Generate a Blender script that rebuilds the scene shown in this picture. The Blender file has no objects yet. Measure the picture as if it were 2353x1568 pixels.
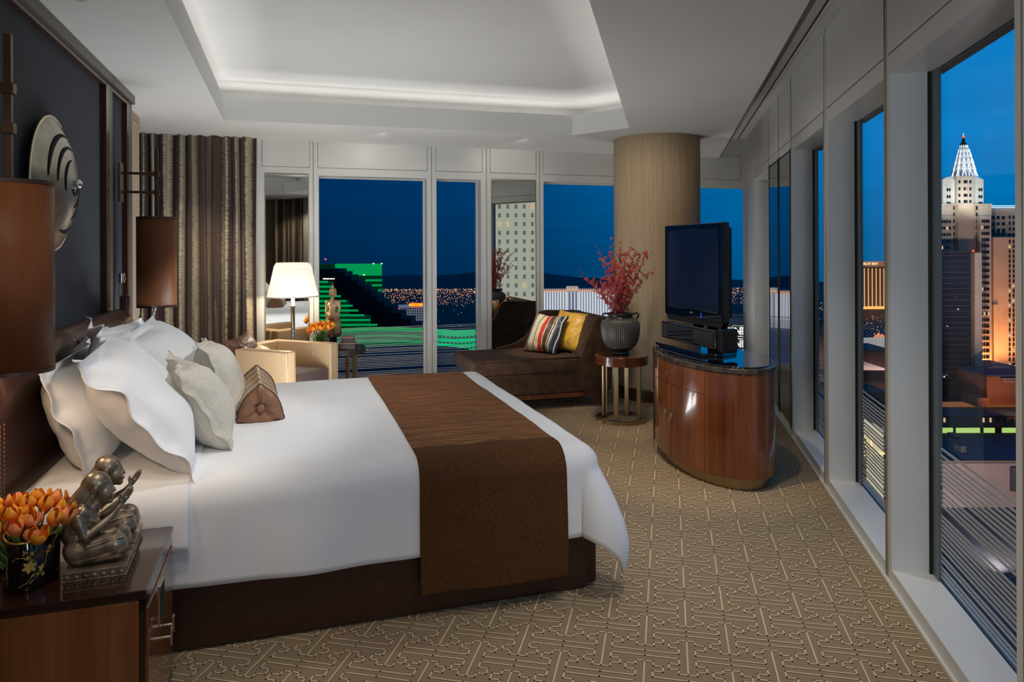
import bpy, bmesh, math, random
from math import sin, cos, pi, radians as D
from mathutils import Vector, Matrix, noise
random.seed(7)
SC = bpy.context.scene
COL = SC.collection
# ------------------------------------------------------------------ camera
CH = 1.55; F_PX = 1640.0; CX = 1176.5; YH = 571.0; ROLL = 0.0038
cam_d = bpy.data.cameras.new('camera'); cam = bpy.data.objects.new('camera', cam_d); COL.objects.link(cam)
cam_d.sensor_width = 36; cam_d.lens = 36*F_PX/2353
cam_d.shift_x = 0; cam_d.shift_y = -(784-YH)/2353
cam_d.clip_start = .05; cam_d.clip_end = 6000
cam.matrix_world = Matrix.Translation((0, 0, CH)) @ Matrix.Rotation(ROLL, 4, 'Y') @ Matrix.Rotation(pi/2, 4, 'X')
SC.camera = cam
SC.view_settings.view_transform = 'Standard'; SC.view_settings.look = 'None'
SC.view_settings.gamma = 1; SC.view_settings.use_curve_mapping = False
SC.view_settings.exposure = 0.0
cy = SC.cycles
cy.use_denoising = True; cy.max_bounces = 10; cy.diffuse_bounces = 4; cy.glossy_bounces = 4
cy.transmission_bounces = 6; cy.transparent_max_bounces = 16; cy.caustics_reflective = False; cy.caustics_refractive = False
cy.sample_clamp_indirect = 4.0; cy.blur_glossy = 1.0
# ------------------------------------------------------------------ frames: L = headboard wall / far wall, R = long window wall
AL = -0.304550; AR = 0.214048           # headings of the two side walls, measured from the camera axis (+Y)
TL = -AL; TR = -AR                       # z rotation of the frames
uL = (sin(AL), cos(AL)); nL = (cos(TL), sin(TL)); uR = (sin(AR), cos(AR)); nR = (cos(TR), sin(TR))
def LW(x, y, z=0.0): return Vector((x*nL[0]+y*uL[0], x*nL[1]+y*uL[1], z))
def RW(x, y, z=0.0): return Vector((x*nR[0]+y*uR[0], x*nR[1]+y*uR[1], z))
def WW(x, y, z=0.0): return Vector((x, y, z))
FR = {'L': (LW, TL), 'R': (RW, TR), 'W': (WW, 0.0)}
def at(px, py, Y):
    u = (px-CX)/F_PX; v = (YH-py)/F_PX
    return Vector(((u*cos(ROLL)+v*sin(ROLL))*Y, Y, CH+(-u*sin(ROLL)+v*cos(ROLL))*Y))
# ------------------------------------------------------------------ world: dusk sky, brighter toward the west (camera right)
W = bpy.data.worlds.new('dusk'); SC.world = W; W.use_nodes = True
nt = W.node_tree; nt.nodes.clear()
def _n(t, tree, **k):
    n = tree.nodes.new(t)
    for a, b in k.items(): setattr(n, a, b)
    return n
tc = _n('ShaderNodeTexCoord', nt)
def dotn(vec):
    d = _n('ShaderNodeVectorMath', nt, operation='DOT_PRODUCT'); d.inputs[1].default_value = vec
    nt.links.new(tc.outputs['Generated'], d.inputs[0]); return d.outputs['Value']
az = _n('ShaderNodeMapRange', nt); az.inputs['From Min'].default_value = -.3; az.inputs['From Max'].default_value = .62
nt.links.new(dotn((1, .12, 0)), az.inputs['Value'])
ra = _n('ShaderNodeValToRGB', nt)
cr = ra.color_ramp; cr.elements[0].position = 0; cr.elements[0].color = (0.0, .026, .105, 1)
cr.elements[1].position = 1; cr.elements[1].color = (0.0, .225, .60, 1)
e = cr.elements.new(.42); e.color = (0.0, .050, .175, 1)
e = cr.elements.new(.66); e.color = (0.0, .12, .35, 1)
nt.links.new(az.outputs[0], ra.inputs[0])
el = _n('ShaderNodeMapRange', nt); el.inputs['From Min'].default_value = -.06; el.inputs['From Max'].default_value = .14
nt.links.new(dotn((0, 0, 1)), el.inputs['Value'])
rb = _n('ShaderNodeValToRGB', nt); cr = rb.color_ramp
cr.elements[0].position = 0; cr.elements[0].color = (.62, .52, .50, 1); cr.elements[1].position = 1; cr.elements[1].color = (1, 1, 1, 1)
nt.links.new(el.outputs[0], rb.inputs[0])
# soft cloud streaks low over the horizon
mp = _n('ShaderNodeMapping', nt); mp.inputs['Scale'].default_value = (3, 3, 38)
nt.links.new(tc.outputs['Generated'], mp.inputs[0])
no = _n('ShaderNodeTexNoise', nt); no.inputs['Scale'].default_value = 1.6; no.inputs['Detail'].default_value = 4
nt.links.new(mp.outputs[0], no.inputs['Vector'])
nm = _n('ShaderNodeMapRange', nt); nm.inputs['From Min'].default_value = .35; nm.inputs['From Max'].default_value = .7
nm.inputs['To Min'].default_value = .93; nm.inputs['To Max'].default_value = 1.06
nt.links.new(no.outputs['Fac'], nm.inputs['Value'])
mx = _n('ShaderNodeMix', nt, data_type='RGBA', blend_type='MULTIPLY'); mx.inputs['Factor'].default_value = 1
nt.links.new(ra.outputs[0], mx.inputs['A']); nt.links.new(rb.outputs[0], mx.inputs['B'])
bg = _n('ShaderNodeBackground', nt); nt.links.new(mx.outputs['Result'], bg.inputs['Color'])
nt.links.new(nm.outputs[0], bg.inputs['Strength'])
wo = _n('ShaderNodeOutputWorld', nt); nt.links.new(bg.outputs[0], wo.inputs[0])
# ------------------------------------------------------------------ lamps: the coffer's cove, and unseen ones added to brighten the room
WARM = (1.0, .80, .58); NEUT = (1.0, .93, .84); COOL = (.82, .90, 1.0)
def aim(o, tgt):
    d = Vector(tgt)-o.location; o.rotation_euler = d.to_track_quat('-Z', 'Y').to_euler()
def spot(loc, tgt, w, ang=60, col=NEUT, blend=.7, r=.05):
    l = bpy.data.lights.new('unseen_spot', 'SPOT'); l.energy = w; l.spot_size = D(ang); l.spot_blend = blend; l.color = col; l.shadow_soft_size = r
    o = bpy.data.objects.new('unseen_spot', l); COL.objects.link(o); o.location = loc; aim(o, tgt); return o
def area(loc, tgt, w, sx, sy, col=NEUT, spread=180):
    l = bpy.data.lights.new('added_fill', 'AREA'); l.energy = w; l.shape = 'RECTANGLE'; l.size = sx; l.size_y = sy; l.color = col; l.spread = D(spread)
    o = bpy.data.objects.new('added_fill', l); COL.objects.link(o); o.location = loc; aim(o, tgt); return o
# coffer outline (world), used by the cove lamps and by the ceiling
COF = [LW(-.54, 6.80), Vector((.62, 7.27, 0)), Vector((1.125, 6.831, 0)), Vector((-.246, .5, 0)), Vector((-.723, .5, 0))]
def offset_poly(P, d):
    n = len(P); out = []
    for i in range(n):
        a, b, c = P[i-1], P[i], P[(i+1) % n]
        e1 = (b-a).normalized(); e2 = (c-b).normalized()
        n1 = Vector((-e1.y, e1.x, 0)); n2 = Vector((-e2.y, e2.x, 0))     # clockwise list: left normal points outwards
        m = (n1+n2); m = m/m.dot(n1) if abs(m.dot(n1)) > 1e-6 else n1
        out.append(b+m*d)
    return out
Lc = offset_poly(COF, .32)
for i in range(5):
    a, b = Lc[i], Lc[(i+1) % 5]
    if i == 3: continue
    m = (a+b)/2; ln = (b-a).length*.94; d = (b-a).normalized()
    l = bpy.data.lights.new('cove_lamp', 'AREA'); l.shape = 'RECTANGLE'; l.size = ln; l.size_y = .06; l.energy = 1.6*ln; l.color = (1.0, .97, .91)
    o = bpy.data.objects.new('cove_lamp', l); COL.objects.link(o)
    o.location = (m.x, m.y, 2.77)
    zc = Vector((-d.y*.5, d.x*.5, -1)).normalized(); xc = d; yc = zc.cross(xc)     # shines up and inwards
    o.rotation_euler = Matrix((xc, yc, zc)).transposed().to_euler()
# unseen ceiling spots, many of them added to brighten what they aim at
spot((-.95, 3.55, 2.68), (-.85, 3.75, .6), 30, 75, (1, .96, .92), .9)
spot((-1.2, 4.7, 2.68), (-1.3, 4.6, .6), 28, 70, (1, .96, .92), .9)
spot((-.25, 3.2, 2.68), (-.1, 4.4, .6), 22, 70, (1, .96, .92), .9)
spot(LW(-.5, 7.0, 2.68), LW(-.75, 7.75, .5), 60, 55, WARM)
spot(LW(-.85, 6.6, 2.68), LW(-.9, 7.75, 1.0), 40, 60, WARM)
spot(LW(.15, 6.6, 2.68), LW(.05, 6.95, .5), 30, 45, WARM)
spot(LW(2.0, 6.1, 2.68), LW(2.5, 6.75, .62), 110, 26, (1, .88, .66))
spot((.80, 5.7, 2.68), (.97, 6.35, .5), 46, 36, WARM)
spot((.55, 4.0, 2.68), (1.25, 5.0, .45), 80, 48, WARM)
spot((1.0, 3.9, 2.68), (1.25, 4.2, 0), 42, 75, NEUT)
spot((.55, 5.2, 2.68), (1.45, 7.3, 1.5), 58, 60, WARM)
spot((-1.35, 1.55, 2.6), (-1.63, 2.35, 1.5), 14, 40, WARM)
spot((-.75, 1.3, 2.6), (-1.2, 2.3, .3), 11, 50, NEUT)
spot((.55, 1.8, 2.68), (.85, 2.3, 0), 34, 80, WARM)
spot((.75, 2.7, 2.68), (1.1, 3.0, 0), 42, 70, NEUT)
spot((-.9, 2.05, 2.68), (-1.33, 2.4, .6), 26, 40, (1, .9, .78))
spot(RW(.0, 7.6, 2.68), (1.4, 7.5, 1.2), 20, 60, WARM)
for b in (.9, 2.4, 3.6):
    spot(LW(b, 7.1, 2.68), LW(b, 7.93, 2.3), 5, 90, NEUT)
# added unseen fill: soft areas near the camera, uplights behind bed and column, spots
area((-.80, -.6, 2.2), (-.1, 4.0, .6), 2, .3, .5, (1, .93, .86))
area(LW(-.1, 5.75, .12), LW(-.3, 6.2, 2.7), 30, 1.1, .5, (.96, .98, 1))
area(LW(1.0, 5.5, .12), LW(1.3, 6.0, 2.7), 20, .9, .5, (.96, .98, 1))
spot(LW(1.25, 3.0, 2.68), LW(-.62, 3.75, .90), 92, 48, (1, .98, .96))
spot(LW(.2, -.6, 2.68), LW(.3, -1.45, 1.2), 40, 80, WARM)  # added to brighten the rear curtain for the mirror
spot(LW(-.45, 1.7, 2.68), LW(-.7, 2.5, .6), 14, 60, WARM)
area(LW(-.85, 1.0, 1.5), LW(0, 1.6, 2.7), 4, .4, .6, (.97, .98, 1))
area(RW(.55, .2, 1.2), RW(.9, 4.5, 1.8), 12, .3, .5, COOL)  # added cool fill in place of dusk light on the window wall
area((1.78, 8.36, .25), (1.85, 8.3, 2.7), 9, .3, .3, NEUT)
# ================================================================== materials
MATS = {}
def mat(name, col=(.5,.5,.5), rough=.5, metal=0.0, spec=.5, emit=None, es=1.0, sheen=0, coat=0, coat_rough=.05):
    m = bpy.data.materials.new(name); m.use_nodes = True; b = m.node_tree.nodes['Principled BSDF']
    b.inputs['Base Color'].default_value = (*col, 1); b.inputs['Roughness'].default_value = rough; b.inputs['Metallic'].default_value = metal
    b.inputs['Specular IOR Level'].default_value = spec
    b.inputs['Sheen Weight'].default_value = sheen; b.inputs['Coat Weight'].default_value = coat; b.inputs['Coat Roughness'].default_value = coat_rough
    if emit: b.inputs['Emission Color'].default_value = (*emit, 1); b.inputs['Emission Strength'].default_value = es
    MATS[name] = m; return m
def nod(m, t, **k):
    n = m.node_tree.nodes.new(t)
    for a, b in k.items(): setattr(n, a, b)
    return n
def lk(m, a, b): m.node_tree.links.new(a, b)
def bsdf(m): return m.node_tree.nodes['Principled BSDF']
def ramp(m, src, stops):
    r = nod(m, 'ShaderNodeValToRGB'); c = r.color_ramp
    c.elements[0].position = stops[0][0]; c.elements[0].color = (*stops[0][1], 1)
    c.elements[1].position = stops[-1][0]; c.elements[1].color = (*stops[-1][1], 1)
    for p, q in stops[1:-1]:
        e = c.elements.new(p); e.color = (*q, 1)
    lk(m, src, r.inputs[0]); return r.outputs[0]
def coords(m, scale=(1,1,1), rot=(0,0,0), kind='Object'):
    t = nod(m, 'ShaderNodeTexCoord'); p = nod(m, 'ShaderNodeMapping'); p.inputs['Scale'].default_value = scale; p.inputs['Rotation'].default_value = rot
    lk(m, t.outputs[kind], p.inputs[0]); return p.outputs[0]
def noisef(m, vec, sc=5, det=3, rough=.5, dist=0):
    n = nod(m, 'ShaderNodeTexNoise'); n.inputs['Scale'].default_value = sc; n.inputs['Detail'].default_value = det
    n.inputs['Roughness'].default_value = rough; n.inputs['Distortion'].default_value = dist
    lk(m, vec, n.inputs['Vector']); return n.outputs['Fac']
def bump(m, h, strength=.2, dist=.01):
    b = nod(m, 'ShaderNodeBump'); b.inputs['Strength'].default_value = strength; b.inputs['Distance'].default_value = dist
    lk(m, h, b.inputs['Height']); lk(m, b.outputs[0], bsdf(m).inputs['Normal'])
def noisy(name, c1, c2, sc=6, rough=.6, scale=(1,1,1), bs=0, det=4, lo=.35, hi=.65, **k):
    m = mat(name, c1, rough, **k); v = coords(m, scale); f = noisef(m, v, sc, det)
    lk(m, ramp(m, f, [(lo, c1), (hi, c2)]), bsdf(m).inputs['Base Color'])
    if bs: bump(m, f, bs, .004)
    return m
def wood(name, c1, c2, axis='z', rough=.25, sc=1.0, coat=.3):
    s = {'z': (26, 26, 1.2), 'x': (1.2, 26, 26), 'y': (26, 1.2, 26)}[axis]
    m = mat(name, c1, rough, coat=coat); v = coords(m, tuple(q*sc for q in s)); f = noisef(m, v, 1.0, 6, .65, .4)
    g = noisef(m, coords(m, tuple(q*.22*sc for q in s)), 1.0, 2)
    a = nod(m, 'ShaderNodeMath', operation='MULTIPLY_ADD'); a.inputs[1].default_value = .55; lk(m, f, a.inputs[0])
    b = nod(m, 'ShaderNodeMath', operation='MULTIPLY'); b.inputs[1].default_value = .45; lk(m, g, b.inputs[0]); lk(m, b.outputs[0], a.inputs[2])
    lk(m, ramp(m, a.outputs[0], [(.33, c1), (.66, c2)]), bsdf(m).inputs['Base Color'])
    return m
M_white = noisy('white_lacquer', (.70,.70,.665), (.73,.73,.70), 3, .35)
M_reveal = mat('reveal_white', (.76,.78,.78), .35)
M_ceil = noisy('ceiling_plaster', (.66,.66,.65), (.68,.68,.665), 2, .85)
M_gold_trim = mat('champagne_metal', (.45,.38,.26), .35, 1.0)
M_black = mat('black_gasket', (.008,.008,.009), .5)
M_joint = mat('joint_shadow', (.22,.21,.18), .8)
M_frame = mat('window_metal', (.20,.235,.245), .45, .6)
M_mirror = mat('mirror_glass', (.86,.88,.86), .0, 1.0)
M_dmirror = mat('dark_mirror_glass', (.42,.45,.47), .02, 1.0)
def glassy(name, tint, f0=.02, gl=1.0):
    m = bpy.data.materials.new(name); m.use_nodes = True; t = m.node_tree; t.nodes.clear()
    a = t.nodes.new('ShaderNodeBsdfTransparent'); a.inputs[0].default_value = (*tint, 1)
    g = t.nodes.new('ShaderNodeBsdfGlossy'); g.inputs['Roughness'].default_value = 0; g.inputs['Color'].default_value = (gl,gl,gl,1)
    fr = t.nodes.new('ShaderNodeLayerWeight'); fr.inputs['Blend'].default_value = f0
    mp_ = t.nodes.new('ShaderNodeMath'); mp_.operation = 'MULTIPLY'; mp_.inputs[1].default_value = .06
    mix = t.nodes.new('ShaderNodeMixShader'); o = t.nodes.new('ShaderNodeOutputMaterial')
    t.links.new(fr.outputs['Fresnel'], mp_.inputs[0]); t.links.new(mp_.outputs[0], mix.inputs[0]); t.links.new(a.outputs[0], mix.inputs[1]); t.links.new(g.outputs[0], mix.inputs[2]); t.links.new(mix.outputs[0], o.inputs[0])
    return m
M_glass = glassy('window_glass', (.95,.97,.98), .12)
M_vaseglass = glassy('clear_vase_glass', (.85,.93,.86), .35)
M_frit = mat('frit_white', (.42,.42,.42), .6)
M_wallbeige = noisy('beige_wallcover', (.42,.33,.245), (.47,.38,.29), 30, .8, (1,1,12))
M_navy = noisy('navy_fabric_panel', (.026,.032,.044), (.034,.041,.056), 90, .85, bs=.15)
M_dkwood = wood('dark_walnut', (.030,.010,.006), (.075,.026,.014), 'z', .22)
M_crown = mat('taupe_lacquer', (.085,.075,.062), .35)
M_leather = noisy('brown_leather', (.060,.026,.018), (.078,.034,.023), 140, .32, bs=.12)
M_leather2 = noisy('dark_brown_leather', (.045,.020,.014), (.06,.027,.019), 140, .3, bs=.12)
M_bedbase = noisy('bed_base_leather', (.040,.014,.008), (.052,.019,.012), 60, .38, bs=.05)
M_stitch = mat('tan_stitch', (.30,.16,.10), .7)
M_linen = noisy('white_linen', (.84,.845,.855), (.87,.875,.88), 4, .75, bs=0, sheen=.1)
M_carpet = mat('taupe_carpet', (.22,.165,.11), .95)
v = coords(M_carpet, (1,1,1)); f1 = noisef(M_carpet, v, 3, 3); f2 = noisef(M_carpet, v, 420, 2)
wv = nod(M_carpet, 'ShaderNodeTexWave', wave_type='BANDS', bands_direction='Y'); wv.inputs['Scale'].default_value = 34; lk(M_carpet, v, wv.inputs['Vector'])
ad = nod(M_carpet, 'ShaderNodeMath', operation='MULTIPLY_ADD'); ad.inputs[1].default_value = .18; lk(M_carpet, wv.outputs['Fac'], ad.inputs[0]); lk(M_carpet, f2, ad.inputs[2])
lk(M_carpet, ramp(M_carpet, ad.outputs[0], [(.3, (.275,.198,.118)), (.8, (.41,.305,.19))]), bsdf(M_carpet).inputs['Base Color']); bump(M_carpet, ad.outputs[0], .5, .004)
M_line = noisy('carpet_yarn', (.70,.56,.345), (.80,.66,.43), 300, .9)
M_cab = wood('rosewood_veneer', (.10,.026,.010), (.34,.105,.034), 'z', .16, .8, .5)
M_ns = wood('mahogany_veneer', (.14,.040,.012), (.32,.11,.034), 'z', .22, .8, .5)
M_nstop = wood('dark_mahogany', (.018,.007,.005), (.032,.012,.009), 'y', .14, .8, .5)
M_tabletop = wood('table_rosewood', (.075,.020,.010), (.22,.065,.024), 'z', .15, 1.2, .5)
M_bronze = noisy('brushed_bronze', (.34,.25,.14), (.42,.32,.19), 40, .3, (1,1,.05), metal=1.0)
M_dkbronze = mat('dark_bronze', (.11,.085,.06), .35, 1.0)
M_statue = noisy('patinated_bronze', (.13,.10,.07), (.50,.40,.28), 26, .34, metal=.65, lo=.3, hi=.72)
M_marble = noisy('brown_marble', (.045,.036,.029), (.16,.125,.095), 16, .12, lo=.45, hi=.75, det=8)
M_blkglass = mat('black_glass', (.004,.005,.007), .02, 0, .8, coat=1, coat_rough=0)
M_blkplastic = mat('black_plastic', (.008,.008,.009), .22)
M_screen = mat('tv_screen', (.010,.018,.045), .12, 0, .8)  # blue in the base colour stands in for a faint reflection
M_grille = mat('speaker_cloth', (.012,.011,.013), .7)
M_chrome = mat('chrome', (.75,.75,.74), .08, 1.0)
M_brass = mat('satin_brass', (.72,.66,.54), .22, 1.0)
M_velvet = noisy('brown_velvet', (.055,.028,.016), (.088,.048,.028), 12, .85, bs=.1, sheen=.06)
M_tan = noisy('tan_leather', (.56,.39,.22), (.60,.42,.245), 60, .42, bs=.05)
M_brownseat = noisy('plum_brown_fabric', (.065,.032,.026), (.09,.046,.036), 60, .7, sheen=.3)
M_satin = noisy('copper_brown_satin', (.055,.019,.011), (.085,.031,.018), 5, .42)
M_cream = noisy('cream_silk', (.78,.66,.42), (.85,.74,.50), 6, .45)
M_gold = noisy('gold_silk', (.62,.33,.030), (.78,.45,.05), 22, .38, bs=.2, sheen=.2)
M_goldback = noisy('gold_brown_brocade', (.20,.13,.05), (.36,.26,.12), 40, .6, bs=.2)
M_wallpaper = mat('column_grasscloth', (.26,.19,.12), .8)
v = coords(M_wallpaper, (60,60,1.5)); f = noisef(M_wallpaper, v, 1, 5, .7)
lk(M_wallpaper, ramp(M_wallpaper, f, [(.3, (.30,.225,.14)), (.7, (.43,.34,.225))]), bsdf(M_wallpaper).inputs['Base Color']); bump(M_wallpaper, f, .2, .004)
M_shade_b = noisy('brown_satin_shade', (.15,.055,.022), (.17,.065,.028), 60, .42, (1,1,.1), sheen=0)
M_shade_b2 = mat('brown_shade_trim', (.05,.022,.013), .4)
M_shade_in = mat('shade_gold_lining', (.55,.38,.16), .5)
M_disc = noisy('aged_silver_metal', (.30,.275,.22), (.42,.39,.32), 8, .28, metal=1.0)
M_disc_rim = mat('pale_gold_rim', (.85,.72,.48), .3, 1.0)
M_slot = mat('slot_dark', (.004,.004,.005), .9)
M_lampshade = mat('white_lamp_shade', (.9,.88,.82), .8, emit=(1.0,.86,.66), es=.8)
M_vasebk = mat('black_ceramic', (.022,.020,.018), .32, 0, .5)
M_vaserib = mat('grey_ribbed_ceramic', (.095,.085,.072), .36)
M_lacquer = mat('black_lacquer', (.010,.006,.006), .12, coat=.6)
M_goldleaf = mat('gold_paint', (.72,.46,.10), .35, .3)
M_red = noisy('dried_red_petal', (.34,.030,.032), (.66,.12,.11), 40, .7)
M_twig = mat('brown_twig', (.075,.032,.022), .8)
M_stem = noisy('tulip_green', (.07,.19,.028), (.20,.38,.07), 30, .5)
M_skirt = mat('navy_lacquer', (.01,.015,.04), .15)
M_buddha = noisy('weathered_gilt_wood', (.075,.042,.020), (.46,.32,.16), 11, .48, (1,1,.6), bs=.3, lo=.35, hi=.66, metal=.25)
M_boxdk = noisy('dark_lacquered_wood', (.020,.011,.007), (.035,.020,.013), 30, .6)
M_boxred = mat('rust_trim', (.22,.12,.07), .5)
def tulip_mat():
    m = mat('tulip_petal', (.9,.33,.05), .5); v = coords(m, (1,1,1), kind='Generated'); s = nod(m, 'ShaderNodeSeparateXYZ'); lk(m, v, s.inputs[0])
    f = noisef(m, coords(m, (60,60,12)), 1, 3); a = nod(m, 'ShaderNodeMath', operation='MULTIPLY_ADD'); a.inputs[1].default_value = .5; lk(m, f, a.inputs[0]); lk(m, s.outputs[2], a.inputs[2])
    lk(m, ramp(m, a.outputs[0], [(.25, (.82,.33,.10)), (.6, (.86,.20,.02)), (1.0, (.93,.36,.015))]), bsdf(m).inputs['Base Color'])
    b = bsdf(m); b.inputs['Subsurface Weight'].default_value = .0
    return m
M_tulip = tulip_mat()
M_tulip2 = noisy('tulip_petal_coral', (.85,.23,.07), (.92,.36,.10), 30, .5)
# curtain: brown satin with slubbed gold bands
M_curtain = mat('curtain_satin', (.085,.045,.032), .38, sheen=.2)
t = nod(M_curtain, 'ShaderNodeTexCoord'); s = nod(M_curtain, 'ShaderNodeSeparateXYZ'); lk(M_curtain, t.outputs['UV'], s.inputs[0])
w = nod(M_curtain, 'ShaderNodeMath', operation='SINE'); ws = nod(M_curtain, 'ShaderNodeMath', operation='MULTIPLY'); ws.inputs[1].default_value = 2*pi*3.6
lk(M_curtain, s.outputs[0], ws.inputs[0]); lk(M_curtain, ws.outputs[0], w.inputs[0])
band = nod(M_curtain, 'ShaderNodeMapRange'); band.inputs['From Min'].default_value = -.35; band.inputs['From Max'].default_value = .55; lk(M_curtain, w.outputs[0], band.inputs['Value'])
p = nod(M_curtain, 'ShaderNodeMapping'); p.inputs['Scale'].default_value = (9, 330, 1); lk(M_curtain, t.outputs['UV'], p.inputs[0])
f = noisef(M_curtain, p.outputs[0], 1, 2, .6)
th = nod(M_curtain, 'ShaderNodeMath', operation='MULTIPLY_ADD'); th.inputs[1].default_value = .36; th.inputs[2].default_value = -.66; lk(M_curtain, band.outputs[0], th.inputs[0])
sm = nod(M_curtain, 'ShaderNodeMath', operation='ADD'); lk(M_curtain, f, sm.inputs[0]); lk(M_curtain, th.outputs[0], sm.inputs[1])
cl = nod(M_curtain, 'ShaderNodeMapRange'); cl.inputs['From Min'].default_value = .10; cl.inputs['From Max'].default_value = .2; lk(M_curtain, sm.outputs[0], cl.inputs['Value'])
lk(M_curtain, ramp(M_curtain, cl.outputs[0], [(0, (.055,.030,.024)), (1, (.47,.41,.28))]), bsdf(M_curtain).inputs['Base Color'])
# striped upholstery helpers: colour bands along one object axis
def striped(name, stops, axis=0, span=1.0, off=0.0, rough=.5, rep=True, **k):
    m = mat(name, (.5,.5,.5), rough, **k); t = nod(m, 'ShaderNodeTexCoord'); s = nod(m, 'ShaderNodeSeparateXYZ'); lk(m, t.outputs['Object'], s.inputs[0])
    a = nod(m, 'ShaderNodeMath', operation='MULTIPLY_ADD'); a.inputs[1].default_value = 1/span; a.inputs[2].default_value = off; lk(m, s.outputs[axis], a.inputs[0])
    src = a.outputs[0]
    if rep:
        fr = nod(m, 'ShaderNodeMath', operation='FRACT'); lk(m, src, fr.inputs[0]); src = fr.outputs[0]
    r = nod(m, 'ShaderNodeValToRGB'); c = r.color_ramp; c.interpolation = 'CONSTANT'
    c.elements[0].position = 0; c.elements[0].color = (*stops[0][1], 1); c.elements[1].position = stops[1][0]; c.elements[1].color = (*stops[1][1], 1)
    for q, cc in stops[2:]:
        e = c.elements.new(q); e.color = (*cc, 1)
    lk(m, src, r.inputs[0]); lk(m, r.outputs[0], bsdf(m).inputs['Base Color']); return m
CR=(.80,.66,.42); RD=(.62,.035,.02); GY=(.20,.20,.22); BR=(.07,.035,.012); WH=(.85,.80,.68); NV=(.03,.035,.07); OL=(.22,.16,.05)
M_stripe = striped('striped_silk', [(0,RD),(.05,OL),(.10,GY),(.17,WH),(.20,CR),(.29,WH),(.315,GY),(.35,CR),(.47,RD),(.585,WH),(.60,OL),(.62,BR),(.74,WH),(.755,BR),(.79,WH),(.81,GY),(.84,NV),(.93,WH),(.95,NV)], 0, .40, .5, .42, rep=False)
M_wedge_stripe = striped('wedge_striped_silk', [(0,(.07,.03,.02)),(.16,(.55,.33,.12)),(.34,(.08,.035,.025)),(.46,(.70,.60,.46)),(.66,(.10,.045,.03)),(.78,(.50,.33,.17))], 1, .15, 0, .35)
M_wedge_end = noisy('copper_silk', (.27,.125,.065), (.34,.165,.09), 7, .35)
M_wedge_pipe = mat('brown_piping', (.085,.04,.03), .5)
# beige dotted matelasse
M_dot = mat('dotted_beige_silk', (.45,.40,.32), .6)
v = coords(M_dot, (1,1,1)); vo = nod(M_dot, 'ShaderNodeTexVoronoi'); vo.inputs['Scale'].default_value = 95; vo.inputs['Randomness'].default_value = .25; lk(M_dot, v, vo.inputs['Vector'])
lk(M_dot, ramp(M_dot, vo.outputs['Distance'], [(.20, (.84,.80,.71)), (.32, (.62,.575,.48))]), bsdf(M_dot).inputs['Base Color'])
M_beigeflange = noisy('beige_silk', (.58,.53,.43), (.66,.61,.50), 30, .5, bs=.1)
# bed runner: tufted copper silk with gold cord, and a slub-woven fall
M_run1 = mat('wrinkled_copper_silk', (.2,.1,.05), .48)
v = coords(M_run1, (1.5,6,1)); f = noisef(M_run1, v, 4, 7, .68, 1.6)
w = nod(M_run1, 'ShaderNodeTexWave', wave_type='BANDS', bands_direction='Y'); w.inputs['Scale'].default_value = .55; w.inputs['Distortion'].default_value = 16; w.inputs['Detail'].default_value = 3; w.inputs['Detail Scale'].default_value = 1.6
lk(M_run1, coords(M_run1, (1.6,7,1)), w.inputs['Vector'])
g = ramp(M_run1, w.outputs['Fac'], [(0, (1,1,1)), (.018, (1,1,1)), (.034, (0,0,0)), (1, (0,0,0))])
base = ramp(M_run1, f, [(.30, (.15,.056,.016)), (.5, (.32,.125,.040)), (.72, (.40,.17,.056))])
tq = nod(M_run1, 'ShaderNodeTexCoord'); sq = nod(M_run1, 'ShaderNodeSeparateXYZ'); lk(M_run1, tq.outputs['Object'], sq.inputs[0]); mq = nod(M_run1, 'ShaderNodeMapRange'); mq.inputs['From Min'].default_value = -.45; mq.inputs['From Max'].default_value = -.80; mq.inputs['To Min'].default_value = .10; lk(M_run1, sq.outputs[1], mq.inputs['Value'])
mm = nod(M_run1, 'ShaderNodeMath', operation='MULTIPLY'); lk(M_run1, g, mm.inputs[0]); lk(M_run1, mq.outputs[0], mm.inputs[1])
mixn = nod(M_run1, 'ShaderNodeMix', data_type='RGBA'); lk(M_run1, mm.outputs[0], mixn.inputs['Factor']); lk(M_run1, base, mixn.inputs['A']); mixn.inputs['B'].default_value = (.42,.25,.08,1)
lk(M_run1, mixn.outputs['Result'], bsdf(M_run1).inputs['Base Color']); bump(M_run1, f, 1.0, .03)
M_run2 = noisy('brown_slub_weave', (.070,.029,.009), (.115,.050,.017), 130, .75, (1,1,1), bs=.4)
vo = nod(M_run2, 'ShaderNodeTexVoronoi'); vo.inputs['Scale'].default_value = 120; vo.inputs['Randomness'].default_value = .9; lk(M_run2, coords(M_run2, (1,1,1)), vo.inputs['Vector'])
gd = ramp(M_run2, vo.outputs['Distance'], [(0, (1,1,1)), (.13, (1,1,1)), (.17, (0,0,0)), (1, (0,0,0))])
mixn = nod(M_run2, 'ShaderNodeMix', data_type='RGBA'); lk(M_run2, gd, mixn.inputs['Factor'])
old = bsdf(M_run2).inputs['Base Color'].links[0].from_socket; lk(M_run2, old, mixn.inputs['A']); mixn.inputs['B'].default_value = (.20,.12,.05,1); lk(M_run2, mixn.outputs['Result'], bsdf(M_run2).inputs['Base Color'])
def glow(name, col, s=1.0):
    m = bpy.data.materials.new(name); m.use_nodes = True; t = m.node_tree; t.nodes.clear()
    e = t.nodes.new('ShaderNodeEmission'); e.inputs[0].default_value = (*col, 1); e.inputs[1].default_value = s
    o = t.nodes.new('ShaderNodeOutputMaterial'); t.links.new(e.outputs[0], o.inputs[0])
    try: m.cycles.emission_sampling = 'NONE'
    except Exception: pass
    return m
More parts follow.
